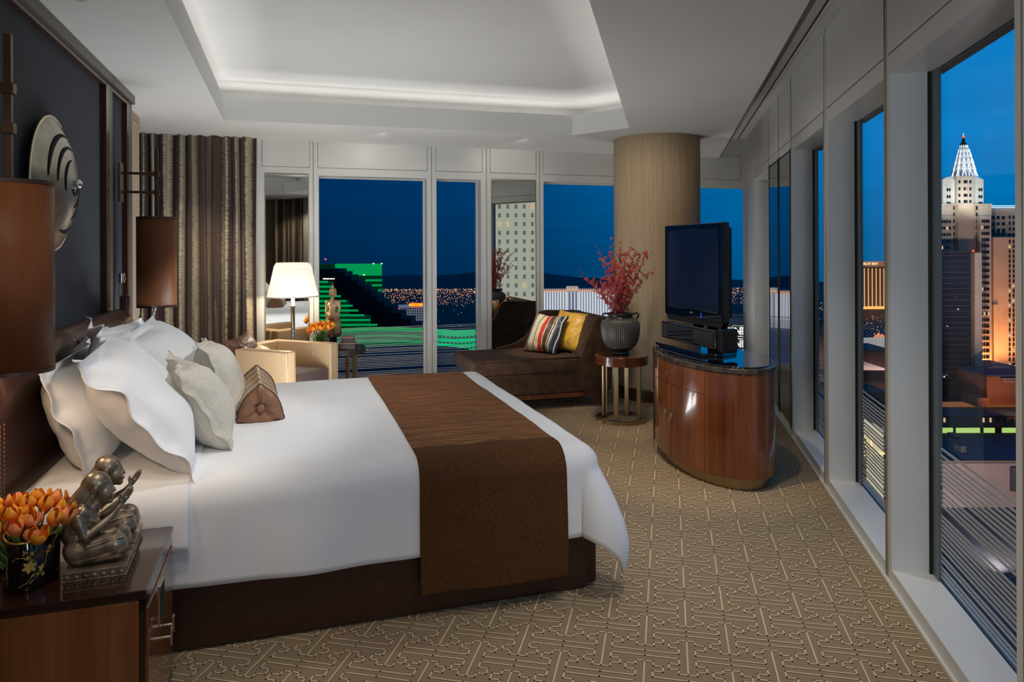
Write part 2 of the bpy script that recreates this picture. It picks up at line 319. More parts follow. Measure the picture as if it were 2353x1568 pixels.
# ================================================================== mesh helpers
class MB:
    def __init__(s): s.v = []; s.f = []; s.m = []; s.uv = None
    def add(s, vs, fs, mi=0):
        o = len(s.v); s.v += [tuple(q) for q in vs]; s.f += [tuple(i+o for i in f) for f in fs]; s.m += [mi]*len(fs); return s
    def box(s, x0, x1, y0, y1, z0, z1, mi=0):
        return s.add([(x0,y0,z0),(x1,y0,z0),(x1,y1,z0),(x0,y1,z0),(x0,y0,z1),(x1,y0,z1),(x1,y1,z1),(x0,y1,z1)],
                     [(0,3,2,1),(4,5,6,7),(0,1,5,4),(1,2,6,5),(2,3,7,6),(3,0,4,7)], mi)
    def prism(s, P, z0, z1, mi=0):      # P counter-clockwise (x, y)
        n = len(P)
        return s.add([(p[0],p[1],z0) for p in P]+[(p[0],p[1],z1) for p in P], [tuple(range(n-1,-1,-1)), tuple(range(n,2*n))]+[(i,(i+1)%n,n+(i+1)%n,n+i) for i in range(n)], mi)
    def extr(s, P, d0, d1, ax='y', mi=0):  # outline in the other two axes, extruded along ax
        n = len(P)
        def q(p, d): return (p[0], d, p[1]) if ax == 'y' else ((d, p[0], p[1]) if ax == 'x' else (p[0], p[1], d))
        return s.add([q(p,d0) for p in P]+[q(p,d1) for p in P], [tuple(range(n)), tuple(range(2*n-1,n-1,-1))]+[(i,n+i,n+(i+1)%n,(i+1)%n) for i in range(n)], mi)
    def lathe(s, prof, seg=32, c=(0,0,0), mi=0, rfun=None, closed=True):
        vs = []; fs = []
        for (r, z) in prof:
            for k in range(seg):
                a = 2*pi*k/seg; rr = r if rfun is None else rfun(r, z, a)
                vs.append((c[0]+rr*cos(a), c[1]+rr*sin(a), c[2]+z))
        for i in range(len(prof)-1):
            for k in range(seg): fs.append((i*seg+k, i*seg+(k+1)%seg, (i+1)*seg+(k+1)%seg, (i+1)*seg+k))
        if closed:
            if prof[0][0] > 1e-4: fs.append(tuple(range(seg-1,-1,-1)))
            if prof[-1][0] > 1e-4: fs.append(tuple((len(prof)-1)*seg+k for k in range(seg)))
        return s.add(vs, fs, mi)
    def tube(s, pts, r, seg=8, mi=0, cap=True):
        pts = [Vector(p) for p in pts]; n = len(pts); vs = []; fs = []
        R = r if isinstance(r, (list, tuple)) else [r]*n
        t0 = (pts[1]-pts[0]).normalized(); up = Vector((0,0,1)) if abs(t0.z) < .9 else Vector((1,0,0)); a = t0.cross(up).normalized()
        for i in range(n):
            t = (pts[min(i+1,n-1)]-pts[max(i-1,0)]).normalized(); a = (a-t*a.dot(t)).normalized(); b = t.cross(a)
            for k in range(seg):
                q = 2*pi*k/seg; vs.append(pts[i]+(a*cos(q)+b*sin(q))*R[i])
        for i in range(n-1):
            for k in range(seg): fs.append((i*seg+k, i*seg+(k+1)%seg, (i+1)*seg+(k+1)%seg, (i+1)*seg+k))
        if cap: fs.append(tuple(range(seg-1,-1,-1))); fs.append(tuple((n-1)*seg+k for k in range(seg)))
        return s.add(vs, fs, mi)
    def ell(s, c, r, seg=14, rings=8, mi=0, rot=None):
        vs = [(0,0,1)]; fs = []
        for i in range(1, rings):
            th = pi*i/rings
            for k in range(seg): a = 2*pi*k/seg; vs.append((sin(th)*cos(a), sin(th)*sin(a), cos(th)))
        vs.append((0,0,-1)); L = len(vs)-1
        for k in range(seg): fs.append((0, 1+k, 1+(k+1)%seg)); fs.append((L, L-seg+(k+1)%seg, L-seg+k))
        for i in range(rings-2):
            for k in range(seg):
                a = 1+i*seg+k; b = 1+i*seg+(k+1)%seg; fs.append((a, a+seg, b+seg, b))
        out = []
        for q in vs:
            p = Vector((q[0]*r[0], q[1]*r[1], q[2]*r[2]))
            if rot is not None: p = rot @ p
            out.append(p+Vector(c))
        return s.add(out, fs, mi)
    def grid(s, fn, nu, nv, mi=0, closeu=False):
        vs = [fn(i/(nu-(0 if closeu else 1)), j/(nv-1)) for j in range(nv) for i in range(nu)]; fs = []
        for j in range(nv-1):
            for i in range(nu if closeu else nu-1):
                a = j*nu+i; b = j*nu+(i+1)%nu; fs.append((a, b, b+nu, a+nu))
        return s.add(vs, fs, mi)
    def mesh(s, name, mats, smooth=False, sharp=None):
        me = bpy.data.meshes.new(name); me.from_pydata(s.v, [], s.f)
        for m in (mats if isinstance(mats, (list, tuple)) else [mats]): me.materials.append(m)
        if len(me.materials) > 1: me.polygons.foreach_set('material_index', s.m)
        if smooth: me.polygons.foreach_set('use_smooth', [True]*len(s.f))
        me.update(); return me
def link(name, me, parent=None, bevel=0, seg=2, subsurf=0, solid=0, smooth_angle=None):
    o = bpy.data.objects.new(name, me); COL.objects.link(o)
    if parent is not None: o.parent = parent
    if solid:
        md = o.modifiers.new('thick', 'SOLIDIFY'); md.thickness = solid; md.offset = 0
    if bevel:
        md = o.modifiers.new('soft', 'BEVEL'); md.width = bevel; md.segments = seg; md.limit_method = 'ANGLE'; md.angle_limit = D(35)
    if subsurf:
        md = o.modifiers.new('sub', 'SUBSURF'); md.levels = subsurf; md.render_levels = subsurf
    return o
def part(name, mb, m, parent, smooth=False, label=None, **k):
    o = link(name, mb.mesh(name, m, smooth), parent, **k)
    if label: o['label'] = label
    return o
def tag(o, label=None, cat=None, group=None, kind=None):
    if label: o['label'] = label
    if cat: o['category'] = cat
    if group: o['group'] = group
    if kind: o['kind'] = kind
    return o
def thing(name, label, cat, frame='W', loc=(0,0,0), rot=0.0, group=None, kind=None):
    o = bpy.data.objects.new(name, None); COL.objects.link(o); o.empty_display_size = .1
    f, a = FR[frame]; o.location = f(*loc); o.rotation_euler = (0, 0, a+rot)
    return tag(o, label, cat, group, kind)
def solo(name, mb, m, label, cat, frame='W', loc=(0,0,0), rot=0.0, group=None, kind=None, smooth=False, **k):
    o = link(name, mb.mesh(name, m, smooth), None, **k); f, a = FR[frame]; o.location = f(*loc); o.rotation_euler = (0, 0, a+rot)
    return tag(o, label, cat, group, kind)
def struct(name, mb, m, frame='W', parent=None, smooth=False, loc=(0,0,0), **k):
    o = link(name, mb.mesh(name, m, smooth), parent, **k)
    if parent is None:
        f, a = FR[frame]; o.location = f(*loc); o.rotation_euler = (0, 0, a)
        o['kind'] = 'structure'
    return o
def sstruct(name, frame='W'):
    o = bpy.data.objects.new(name, None); COL.objects.link(o); o.rotation_euler = (0, 0, FR[frame][1]); o['kind'] = 'structure'; return o
def copy_tree(o, parent=None):
    c = o.copy(); COL.objects.link(c); c.parent = parent
    for ch in list(o.children): copy_tree(ch, c)
    return c
def intersect(p, d, q, e):
    den = d[0]*e[1]-d[1]*e[0]; t = ((q[0]-p[0])*e[1]-(q[1]-p[1])*e[0])/den; return Vector((p[0]+d[0]*t, p[1]+d[1]*t, 0))

for m_ in (M_run1, M_run2, M_velvet, M_carpet, M_shade_b, M_line): bsdf(m_).inputs['Specular IOR Level'].default_value = .12
# ================================================================== room shell
AF = 7.93                                  # far wall (L frame y)
H1 = 2.70; H2 = 2.96
cRF = intersect(LW(0, AF), nL, RW(.995, 0), uR)         # far wall meets window wall
farL = LW(-1.62, AF+.02); backL = LW(-1.62, -1.75); backR = intersect(backL, nL, RW(1.2, 0), uR); farR = intersect(LW(0, AF+.22), nL, RW(1.2, 0), uR)
fl = MB(); fl.prism([tuple((Matrix.Rotation(-TR, 2) @ Vector((p.x, p.y)))) for p in (backL, backR, farR, LW(-1.62, AF+.22))], -.06, 0.0)
floor = struct('floor', fl, M_carpet, 'R')
# carpet fretwork: raised pale yarn lines, one lattice motif repeated, laid square to the window wall
def motif():
    S = []
    for sg in (1, -1):
        for up in (0, 1):
            f = (lambda a: .23-a) if up else (lambda a: a)
            P = [(0, f(0)), (.033, f(0)), (.033, f(.026)), (.068, f(.026)), (.068, f(.060)), (.031, f(.060)), (.031, f(.098)), (.1575, f(.098))]
            S += [((sg*P[i][0], P[i][1]), (sg*P[i+1][0], P[i+1][1])) for i in range(len(P)-1)]
    S.append(((0, 0), (0, .23))); return S
mot = motif(); pat = MB(); hw = .0031
def inroom(x, y):
    w = RW(x, y); a = w.x*uL[0]+w.y*uL[1]; b = w.x*nL[0]+w.y*nL[1]
    return x < .985 and a < AF-.01 and b > -1.5 and w.y > -.2
for i in range(-4, 62):
    for j in range(-22, 8):
        oy = 2.658+(i-19)*.1688; ox = j*.315+.069+(.1575 if (i-19) % 2 else 0)
        if RW(ox, oy).y < 1.5: continue
        for (x0, y0), (x1, y1) in mot:
            x0, x1 = min(x0, x1), min(max(x0, x1), .972-ox)
            if x1 < x0 or not inroom(ox+x0, oy+max(y0, y1)): continue
            pat.add([(ox+min(x0,x1)-hw, oy+min(y0,y1)-hw, .0022), (ox+max(x0,x1)+hw, oy+min(y0,y1)-hw, .0022), (ox+max(x0,x1)+hw, oy+max(y0,y1)+hw, .0022), (ox+min(x0,x1)-hw, oy+max(y0,y1)+hw, .0022)], [(0,1,2,3)])
pt = struct('fretwork_yarn', pat, M_line, parent=floor); pt['kind'] = 'stuff'
# ceiling: soffit with the coffer opening, cove, upper ceiling, curtain recess by the windows
def fill(loops, z, name):
    bm = bmesh.new(); es = []
    for lp in loops:
        vs = [bm.verts.new((p[0], p[1], z)) for p in lp]
        es += [bm.edges.new((vs[i], vs[(i+1) % len(vs)])) for i in range(len(vs))]
    bmesh.ops.triangle_fill(bm, edges=es, use_beauty=True)
    me = bpy.data.meshes.new(name); bm.to_mesh(me); bm.free(); return me
sR0 = intersect(backL, nL, RW(.66, 0), uR); sR1 = intersect(LW(0, AF+.1), nL, RW(.66, 0), uR)
me = fill([[backL, sR0, sR1, LW(-1.62, AF+.1)], COF], H1, 'ceiling'); me.materials.append(M_ceil)
ceiling = link('ceiling', me); ceiling['kind'] = 'structure'
def ring(mb, A, za, B, zb):
    n = len(A)
    for i in range(n):
        j = (i+1) % n; mb.add([(A[i].x,A[i].y,za),(A[j].x,A[j].y,za),(B[j].x,B[j].y,zb),(B[i].x,B[i].y,zb)], [(0,1,2,3)])
O3 = offset_poly(COF, .025); O30 = offset_poly(COF, .56)
cv = MB(); ring(cv, COF, H1, COF, 2.90); ring(cv, COF, 2.90, O3, 2.90); ring(cv, O3, 2.90, O3, 2.74); ring(cv, O3, 2.74, O30, 2.74); ring(cv, O30, 2.74, O30, 3.07)
cv.add([(p.x, p.y, 3.07) for p in O30], [tuple(range(5))])
struct('cove_fascia', cv, M_ceil, parent=ceiling)
rc = MB(); rc.box(.66, 1.3, -2, 10.2, H2, H2+.05); struct('recess_soffit', rc, M_ceil, parent=ceiling).rotation_euler = (0,0,TR)
fa = MB(); fa.box(.655, .665, -2, 10.2, H1-.004, H2); o = struct('recess_fascia', fa, M_crown, parent=ceiling); o.rotation_euler = (0,0,TR); o['label'] = 'fascia of the curtain recess, shade put into its dark colour'  # shade inside the recess is put into the dark colour
tr = thing('curtain_track', 'long white curtain track with black slot high along the window wall', 'curtain track', 'R', (.865, 3.9, H2-.03))
part('rail', MB().box(-.045, .045, -5.5, 5.6, 0, .03), M_white, tr); part('slot', MB().box(.012, .024, -5.5, 5.6, -.003, .004), M_black, tr, label='thin black slot')
# small slot diffusers at the recess ends
# ------------------------------------------------------------------ window wall (R frame, x = .995) with deep white reveals
ZS, ZH = .075, 2.34
def window(n, frame, a0, a1, flip=False, inner=.0, fr=.08, lines=True, out=.171, side=1):
    """opening from a0 to a1 along the wall; the wall face is at u=0, glass at u=out"""
    W0 = sstruct('window_%d' % n, frame)
    def B(mb, a, b, u0, u1, z0, z1):
        if frame == 'R': mb.box(.995+u0, .995+u1, a, b, z0, z1)
        else: mb.box(a, b, AF+u0, AF+u1, z0, z1)
        return mb
    fm = MB()
    if frame == 'R':
        B(fm, a1-fr, a1+.02, out-.004, out+.014, ZS-.02, ZH+.02); B(fm, a0-.02, a0+.03, out+.0, out+.014, ZS-.02, ZH+.02)
    else:
        B(fm, a1-.012, a1+.02, out-.004, out+.05, ZS-.02, ZH+.02); B(fm, a0-.02, a0+.012, out-.004, out+.05, ZS-.02, ZH+.02)
    B(fm, a0, a1, out+.01, out+.05, ZH-.012, ZH+.02); B(fm, a0, a1, out+.01, out+.05, ZS-.02, ZS+.006)
    struct('frame', fm, M_frame if frame == 'R' else M_white, parent=W0)
    if frame == 'R':
        g = MB(); B(g, a1-.012, a1+.002, out-.016, out-.002, ZS, ZH); struct('gasket', g, M_black, parent=W0)
    struct('pane', B(MB(), a0, a1, out+.012, out+.018, ZS-.01, ZH+.01), M_glass, parent=W0)
    if lines:
        rnd = random.Random(5 if frame == 'R' else 9); f = MB(); z = .668
        k = 0
        while z > ZS+.02:
            t = .0105 if frame == 'R' else .007
            B(f, a0, a1, out+.006, out+.009, z-t, z)
            k += 1
            z -= t+rnd.choice([.0095, .0095, .011, .012, .020, .036 if k % 4 == 0 else .010])
        o = struct('frit_lines', f, M_frit, parent=W0); o['kind'] = 'stuff'
    return W0
OPR = [(-.24, .95), (1.06, 2.262), (2.353, 3.548), (3.642, 4.836), (4.965, 6.152), (7.586, 8.766)]
wR = MB(); x0, x1 = .995, 1.166
edges = [-2.0]
for a, b in OPR: edges += [a, b]
edges += [cRF.x*uR[0]+cRF.y*uR[1]+.01]
for i in range(0, len(edges), 2): wR.box(x0, x1+.012, edges[i], edges[i+1], 0, H2)
for a, b in OPR: wR.box(x0, x1+.002, a, b, ZH, H2); wR.box(x0, x1+.002, a, b, -.01, ZS)
wall_right = struct('wall_right', wR, M_white, 'R')
for n, (a, b) in enumerate(OPR): window(n+1, 'R', a, b)
# reveal linings (jambs, head, sill): each window has its own sill board
rv = MB()
for a, b in OPR:
    rv.box(x0+.001, x1+.004, b-.0015, b+.0005, ZS, ZH); rv.box(x0+.001, x1+.004, a, b, ZS, ZS+.0015); rv.box(x0+.001, x1+.004, a, b, ZH-.0015, ZH)
struct('reveal_lining', rv, M_reveal, parent=wall_right)
# header panels with shadow joints, pier joints in champagne metal
mods = [(-.28, .99), (1.02, 2.30), (2.315, 3.585), (3.61, 4.88), (4.92, 6.18), (6.22, 6.84), (6.87, 7.49), (7.53, 8.80)]
for a, b in mods:
    struct('header_panel', MB().box(x0-.006, x0+.004, a+.025, b-.025, 2.435, H2-.035), M_white, parent=wall_right, bevel=.002)
jn = MB()
for a in (1.005, 2.308, 3.598, 4.90, 6.195, 6.857, 7.51): jn.box(x0-.0015, x0+.001, a-.003, a+.003, 0, H2)
for a, b in mods: jn.box(x0-.0012, x0+.001, a+.02, b-.02, 2.428, 2.435)
struct('pier_joints', jn, M_joint, parent=wall_right)['kind'] = 'stuff'
gt = MB()
for a in (4.95, 6.20, 6.857, 7.50, 3.62): gt.box(x0-.004, x0+.001, a-.006, a+.006, 0.02, H2-.04)
struct('pier_trim', gt, M_gold_trim, parent=wall_right)['label'] = 'slim champagne metal strips on the piers'
struct('baseboard_right', MB().box(x0-.016, x0, -2, 9.68, 0, .022), M_white, 'R', bevel=.004)
for k, (a, b) in enumerate(((6.236, 6.817), (6.895, 7.461))):
    mr = thing('mirror_panel', ['nearer of the two tall dark mirror panels in the window wall beyond the tv cabinet', 'farther of the two tall dark mirror panels in the window wall beyond the tv cabinet'][k], 'mirror', 'R', (x0-.004, (a+b)/2, .06), group='dark mirror panels in the window wall')
    h = (b-a)/2; part('mirror_glass', MB().box(0, .004, -h, h, .02, 2.28), M_dmirror, mr)
    part('edge_trim', MB().box(-.004, .004, -h-.012, -h, 0, 2.30).box(-.004, .004, h, h+.012, 0, 2.30).box(-.004, .004, -h, h, 2.28, 2.29), M_black, mr)
# ------------------------------------------------------------------ far wall (L frame, y = 7.93)
bR = cRF.x*nL[0]+cRF.y*nL[1]
OPF = [(.318, 1.494), (1.602, 2.12), (2.885, 4.085), (4.47, 5.80)]
wF = MB(); edges = [-.299]
for a, b in OPF: edges += [a, b]
edges += [bR+.25]
for i in range(0, len(edges), 2): wF.box(edges[i], edges[i+1], AF, AF+.183, 0, H2)
for a, b in OPF: wF.box(a, b, AF, AF+.173, ZH, H2); wF.box(a, b, AF, AF+.173, -.01, ZS)
wF.box(-1.62, -.299, AF, AF+.2, 0, H2)
wall_far = struct('wall_back', wF, M_white, 'L')
for n, (a, b) in enumerate(OPF): window(n+7, 'L', a, b)
fm = [(-.28, .255), (.285, 1.525), (1.57, 2.165), (2.205, 2.82), (2.855, 4.12), (4.45, 5.62)]
for a, b in fm: struct('header_panel', MB().box(a+.03, b-.03, AF-.006, AF+.004, 2.427, 2.72), M_white, parent=wall_far, bevel=.002)
jn = MB()
for a in (.264, 1.547, 2.187, 2.836): jn.box(a-.0035, a+.0035, AF-.0015, AF+.001, 0, H1)
for a, b in fm: jn.box(a+.024, b-.024, AF-.0012, AF+.001, 2.421, 2.427); jn.box(a+.024, a+.028, AF-.0012, AF+.001, 2.421, 2.7); jn.box(b-.028, b-.024, AF-.0012, AF+.001, 2.421, 2.7)
struct('pier_joints', jn, M_joint, parent=wall_far)['kind'] = 'stuff'
struct('baseboard_back', MB().box(-.29, bR, AF-.016, AF, 0, .05), M_white, 'L', bevel=.004)
for k, (a, b) in enumerate(((-.221, .21), (2.249, 2.781))):
    mr = thing('wall_mirror', ['tall narrow mirror panel beside the curtain, behind the white-shaded lamp', 'tall mirror panel behind the brown chaise, reflecting the red branches'][k], 'mirror', 'L', ((a+b)/2, AF-.005, .04))
    h = (b-a)/2; part('mirror_glass', MB().box(-h, h, 0, .004, .02, 2.30), M_mirror, mr)
    part('edge_trim', MB().box(-h-.008, -h, -.003, .004, 0, 2.31).box(h, h+.008, -.003, .004, 0, 2.31).box(-h, h, -.003, .004, 2.30, 2.31), M_gold_trim, mr)
# ------------------------------------------------------------------ headboard wall (L frame, x = -1.11)
wl = MB(); wl.box(-1.62, -1.16, -1.75, 5.94, 0, H2); wl.box(-1.62, -1.22, 5.94, 6.85, 0, H2)
wall_left = struct('wall_left', wl, M_wallbeige, 'L')
struct('fabric_panel', MB().box(-1.17, -1.138, -1.7, 5.94, 0, 2.66), M_navy, parent=wall_left)
for a, b in ((-1.7, 1.9), (1.96, 5.13), (5.32, 5.76)):
    pass
fw = MB()
for a, b in ((5.126, 5.21), (5.745, 5.80)): fw.box(-1.142, -1.102, a, b, 0, 2.635)
struct('panel_stile', fw, M_dkwood, parent=wall_left, bevel=.003)
fw = MB()
for a, b in ((5.215, 5.32), (5.80, 5.94)): fw.box(-1.142, -1.106, a, b, 0, 2.635)
struct('stile_facing', fw, M_crown, parent=wall_left, bevel=.003)
struct('panel_rail', MB().box(-1.142, -1.104, -1.7, 5.8, 2.605, 2.635), M_dkwood, parent=wall_left)
cw = MB(); cw.box(-1.16, -1.085, -1.7, 5.235, 2.635, 2.70); cw.box(-1.16, -1.085, 5.24, 5.94, 2.635, 2.70)
struct('trim_1', cw, M_crown, 'L', bevel=.004)
struct('wallcover_cap', MB().box(-1.222, -1.205, 5.94, 6.86, 2.60, 2.62), M_wallbeige, parent=wall_left)
# rear of the room, seen only in the mirrors
wb = MB(); wb.box(-1.62, 3.2, -1.95, -1.75, 0, H2); struct('wall_front', wb, M_wallbeige, 'L')
def soften(o, ang=35):
    o.data.polygons.foreach_set('use_smooth', [True]*len(o.data.polygons)); o.data.set_sharp_from_angle(angle=D(ang)); return o
# ------------------------------------------------------------------ column
cm = MB(); cm.lathe([(.449, 0), (.449, H1)], 96)
col = struct('column', cm, M_wallpaper, smooth=False, loc=(1.535, 7.566, 0)); soften(col)
bb = MB(); bb.lathe([(.452, 0), (.468, 0), (.468, .115), (.462, .125), (.452, .127)], 96, closed=False); o = struct('baseboard_column', bb, M_dkwood, parent=col); o['label'] = 'dark wood plinth ring'
# ------------------------------------------------------------------ curtains
def curtain(name, label, frame, x0, x1, y, folds, seed, z1=2.715, flip=1):
    rnd = random.Random(seed); n = 420; W = x1-x0; ph = [rnd.uniform(-.5, .5) for _ in range(40)]
    vs, fs, uv = [], [], []; rows = 26; s_acc = 0; prev = None; ss = []
    def yy(t, zt):
        q = t*folds; i = int(q) % 38; p = q+.16*sin(q*1.7+seed)+ph[i]*.12*sin(pi*(q % 1))**2
        amp = (.055+.018*sin(q*2.3+seed))*(1-.12*zt)
        return amp*sin(2*pi*p+.35*sin(2*pi*p))+.012*sin(4*pi*p+zt*1.3+seed)
    for i in range(n+1):
        t = i/n; pnt = (x0+W*t, yy(t, .5))
        if prev: s_acc += math.hypot(pnt[0]-prev[0], pnt[1]-prev[1])
        prev = pnt; ss.append(s_acc)
    for j in range(rows+1):
        zt = j/rows; z = .012+(z1-.012)*zt
        for i in range(n+1):
            t = i/n; vs.append((x0+W*t+.006*sin(5*zt+i*.05), y+flip*yy(t, zt), z)); uv.append((ss[i], z))
    for j in range(rows):
        for i in range(n):
            a = j*(n+1)+i; fs.append((a, a+1, a+n+2, a+n+1))
    me = bpy.data.meshes.new(name); me.from_pydata(vs, [], fs); me.materials.append(M_curtain)
    ul = me.uv_layers.new(name='UVMap'); idx = [0]*len(me.loops); me.loops.foreach_get('vertex_index', idx)
    ul.data.foreach_set('uv', [c for k in idx for c in uv[k]]); me.polygons.foreach_set('use_smooth', [True]*len(fs))
    o = link(name, me); f, a = FR[frame]; o.rotation_euler = (0,0,a); return tag(o, label, 'curtain')
curtain('curtain', 'brown satin curtain with gold slubbed bands hanging beside the beige wall', 'L', -1.55, -.305, 7.80, 11.5, 3)
curtain('curtain', 'brown and gold curtain at the rear of the room, seen only in the narrow mirror', 'L', -.28, .75, -1.45, 9, 8)
# ================================================================== bed
BA0, BA1, BB1 = 3.05, 4.99, 1.36           # near side, far side, foot (L frame)
BC = (.17, 4.02)
bed = thing('bed', 'king-size bed with a dark brown leather base made up in white linen', 'bed', 'L', (BC[0], BC[1], 0))
def bl(x, y, z): return (x-BC[0], y-BC[1], z)
b_ = MB(); b_.box(-1.03-BC[0], 1.30-BC[0], 2.995-BC[1], 5.04-BC[1], .006, .34); part('base', b_, M_bedbase, bed, bevel=.012, seg=3)
b_ = MB(); b_.box(1.302-BC[0], 1.352-BC[0], 3.02-BC[1], 5.02-BC[1], .012, .33); part('foot_panel', b_, M_bedbase, bed, bevel=.01)
b_ = MB(); b_.box(-1.02-BC[0], 1.28-BC[0], 3.07-BC[1], 4.97-BC[1], .341, .62); part('mattress', b_, M_linen, bed, bevel=.04, seg=4)
# headboard: three upholstered panels with a rolled top and stitched joints
def hb_panel(a0, a1):
    prof = [(-1.138, .02), (-.985, .02), (-.972, .06), (-.965, .5), (-.968, .80), (-.978, .93), (-.965, .985), (-.955, 1.04), (-.968, 1.10), (-1.00, 1.145), (-1.045, 1.165), (-1.09, 1.158), (-1.13, 1.13), (-1.138, 1.08)]
    mb = MB(); n = len(prof); S = [(a0, .94), (a0+.012, 1), (a1-.012, 1), (a1, .94)]; vs = []
    for a, k in S:
        for x, z in prof: vs.append((-1.138+(x+1.138)*k-BC[0], a-BC[1], z if k == 1 else z*.995))
    fs = [(i*n+k, (i+1)*n+k, (i+1)*n+(k+1) % n, i*n+(k+1) % n) for i in range(3) for k in range(n)]+[tuple(range(n)), tuple(3*n+k for k in range(n-1, -1, -1))]
    mb.add(vs, fs); return mb
hb = bpy.data.objects.new('headboard', None); COL.objects.link(hb); hb.parent = bed; hb['label'] = 'wide brown leather headboard with a rolled top edge'
for a0, a1 in ((1.93, 2.94), (2.945, 3.93), (3.935, 5.22)): part('padded_panel', hb_panel(a0, a1), M_leather, hb, smooth=True, bevel=.01, seg=3)
st = MB()
for da in (-.016, .022):
    z = .06
    while z < .93: st.box(-.966-BC[0], -.962-BC[0], 2.94+da-BC[1], 2.943+da-BC[1], z, z+.009); z += .016
part('stitching', st, M_stitch, hb)['kind'] = 'stuff'
# --- folding map used by duvet and runner: a sheet laid over the mattress edge
def sheetpos(u, v, off=0.0, r=.10, flare=.55, top=.655):
    """u along a (0 = near edge line), v along b (0 = foot edge line, negative toward the head)"""
    W = BA1-BA0
    su = (-u) if u < 0 else ((u-W) if u > W else 0); sgn = -1 if u < 0 else 1
    sv = v if v > 0 else 0
    bu = min(max(u, 0), W); bv = min(v, 0); d = math.hypot(su, sv)
    if d > 0:
        ph = math.atan2(sv, su); ang = min(d/r, pi/2)
        out = (r+off)*sin(ang); dn = (r+off)*(1-cos(ang))+max(0, d-r*pi/2)
        k = sin(2*ph) if sv > 0 and su > 0 else 0
        drop = max(0, d-r*pi/2)
        out += drop*.02+k*.16*sin(pi*min(1, drop/.49)*.70)+(.10*drop if sv > 0 and su == 0 else 0)
        z = top+off-dn; y = BA0+bu+sgn*out*cos(ph); x = BB1-r+bv+out*sin(ph)
    else: x = BB1-r+bv; y = BA0+bu; z = top+off
    # the top is softly crowned
    if d == 0:
        z += .012*(1-((bu-W/2)/(W/2))**2)*min(1, -v*2)
    return x, y, z
def cloth(name, u0, u1, v0, v1, nu, nv, m, parent, off, wr=.006, seed=0, hem=None, **k):
    mb = MB(); W = BA1-BA0
    def fn(s, t):
        u = u0+(u1-u0)*s; v = v0+(v1-v0)*t
        if hem: u, v = hem(u, v)
        x, y, z = sheetpos(u, v, off)
        nz = noise.noise(Vector((x*2.3+seed, y*2.3, z*1.1)))*wr+noise.noise(Vector((x*6+seed, y*6, z*2)))*wr*.4
        if z > .60: z += nz
        else:
            g = min(1, (.62-z)/.25)
            if u < 0: y -= abs(nz)*g*1.5+.012*g*(sin(x*7+seed)+.4*sin(x*17))
            elif u > W: y += abs(nz)*g
            if v > 0: x += nz*g+.018*g*sin(y*8+seed)
        return (x-BC[0], y-BC[1], z)
    mb.grid(fn, nu, nv); o = part(name, mb, m, parent, smooth=True, solid=k.pop('solid', .012), **k); return o
dv = thing('duvet', 'smooth white duvet draped over the bed with one corner hanging to the carpet', 'duvet', 'L', (BC[0], BC[1], 0))
part_duvet = cloth('cover', -.445, BA1-BA0+.40, -2.05, .415, 120, 130, M_linen, dv, .0, .006, 1)
rn = thing('bed_runner', 'copper brown silk runner laid across the foot of the bed', 'bed runner', 'L', (BC[0], BC[1], 0))
o = cloth('silk_panel', .055, BA1-BA0-.03, -.74, -.09, 150, 70, M_run1, rn, .017, .010, 1, solid=.006, label='wrinkled copper silk panel stitched with gold cord')
o = cloth('woven_fall', -.60, .055, -.74, -.09, 90, 60, M_run2, rn, .017, .006, 1, solid=.006, label='dark brown woven end hanging over the side')
sh = thing('folded_sheet', 'white top sheet folded back beneath the pillows', 'bed sheet', 'L', (BC[0], BC[1], 0))
cloth('sheet', -.30, BA1-BA0+.3, -2.16, -1.62, 90, 40, M_linen, sh, .014, .01, 5, solid=.006)
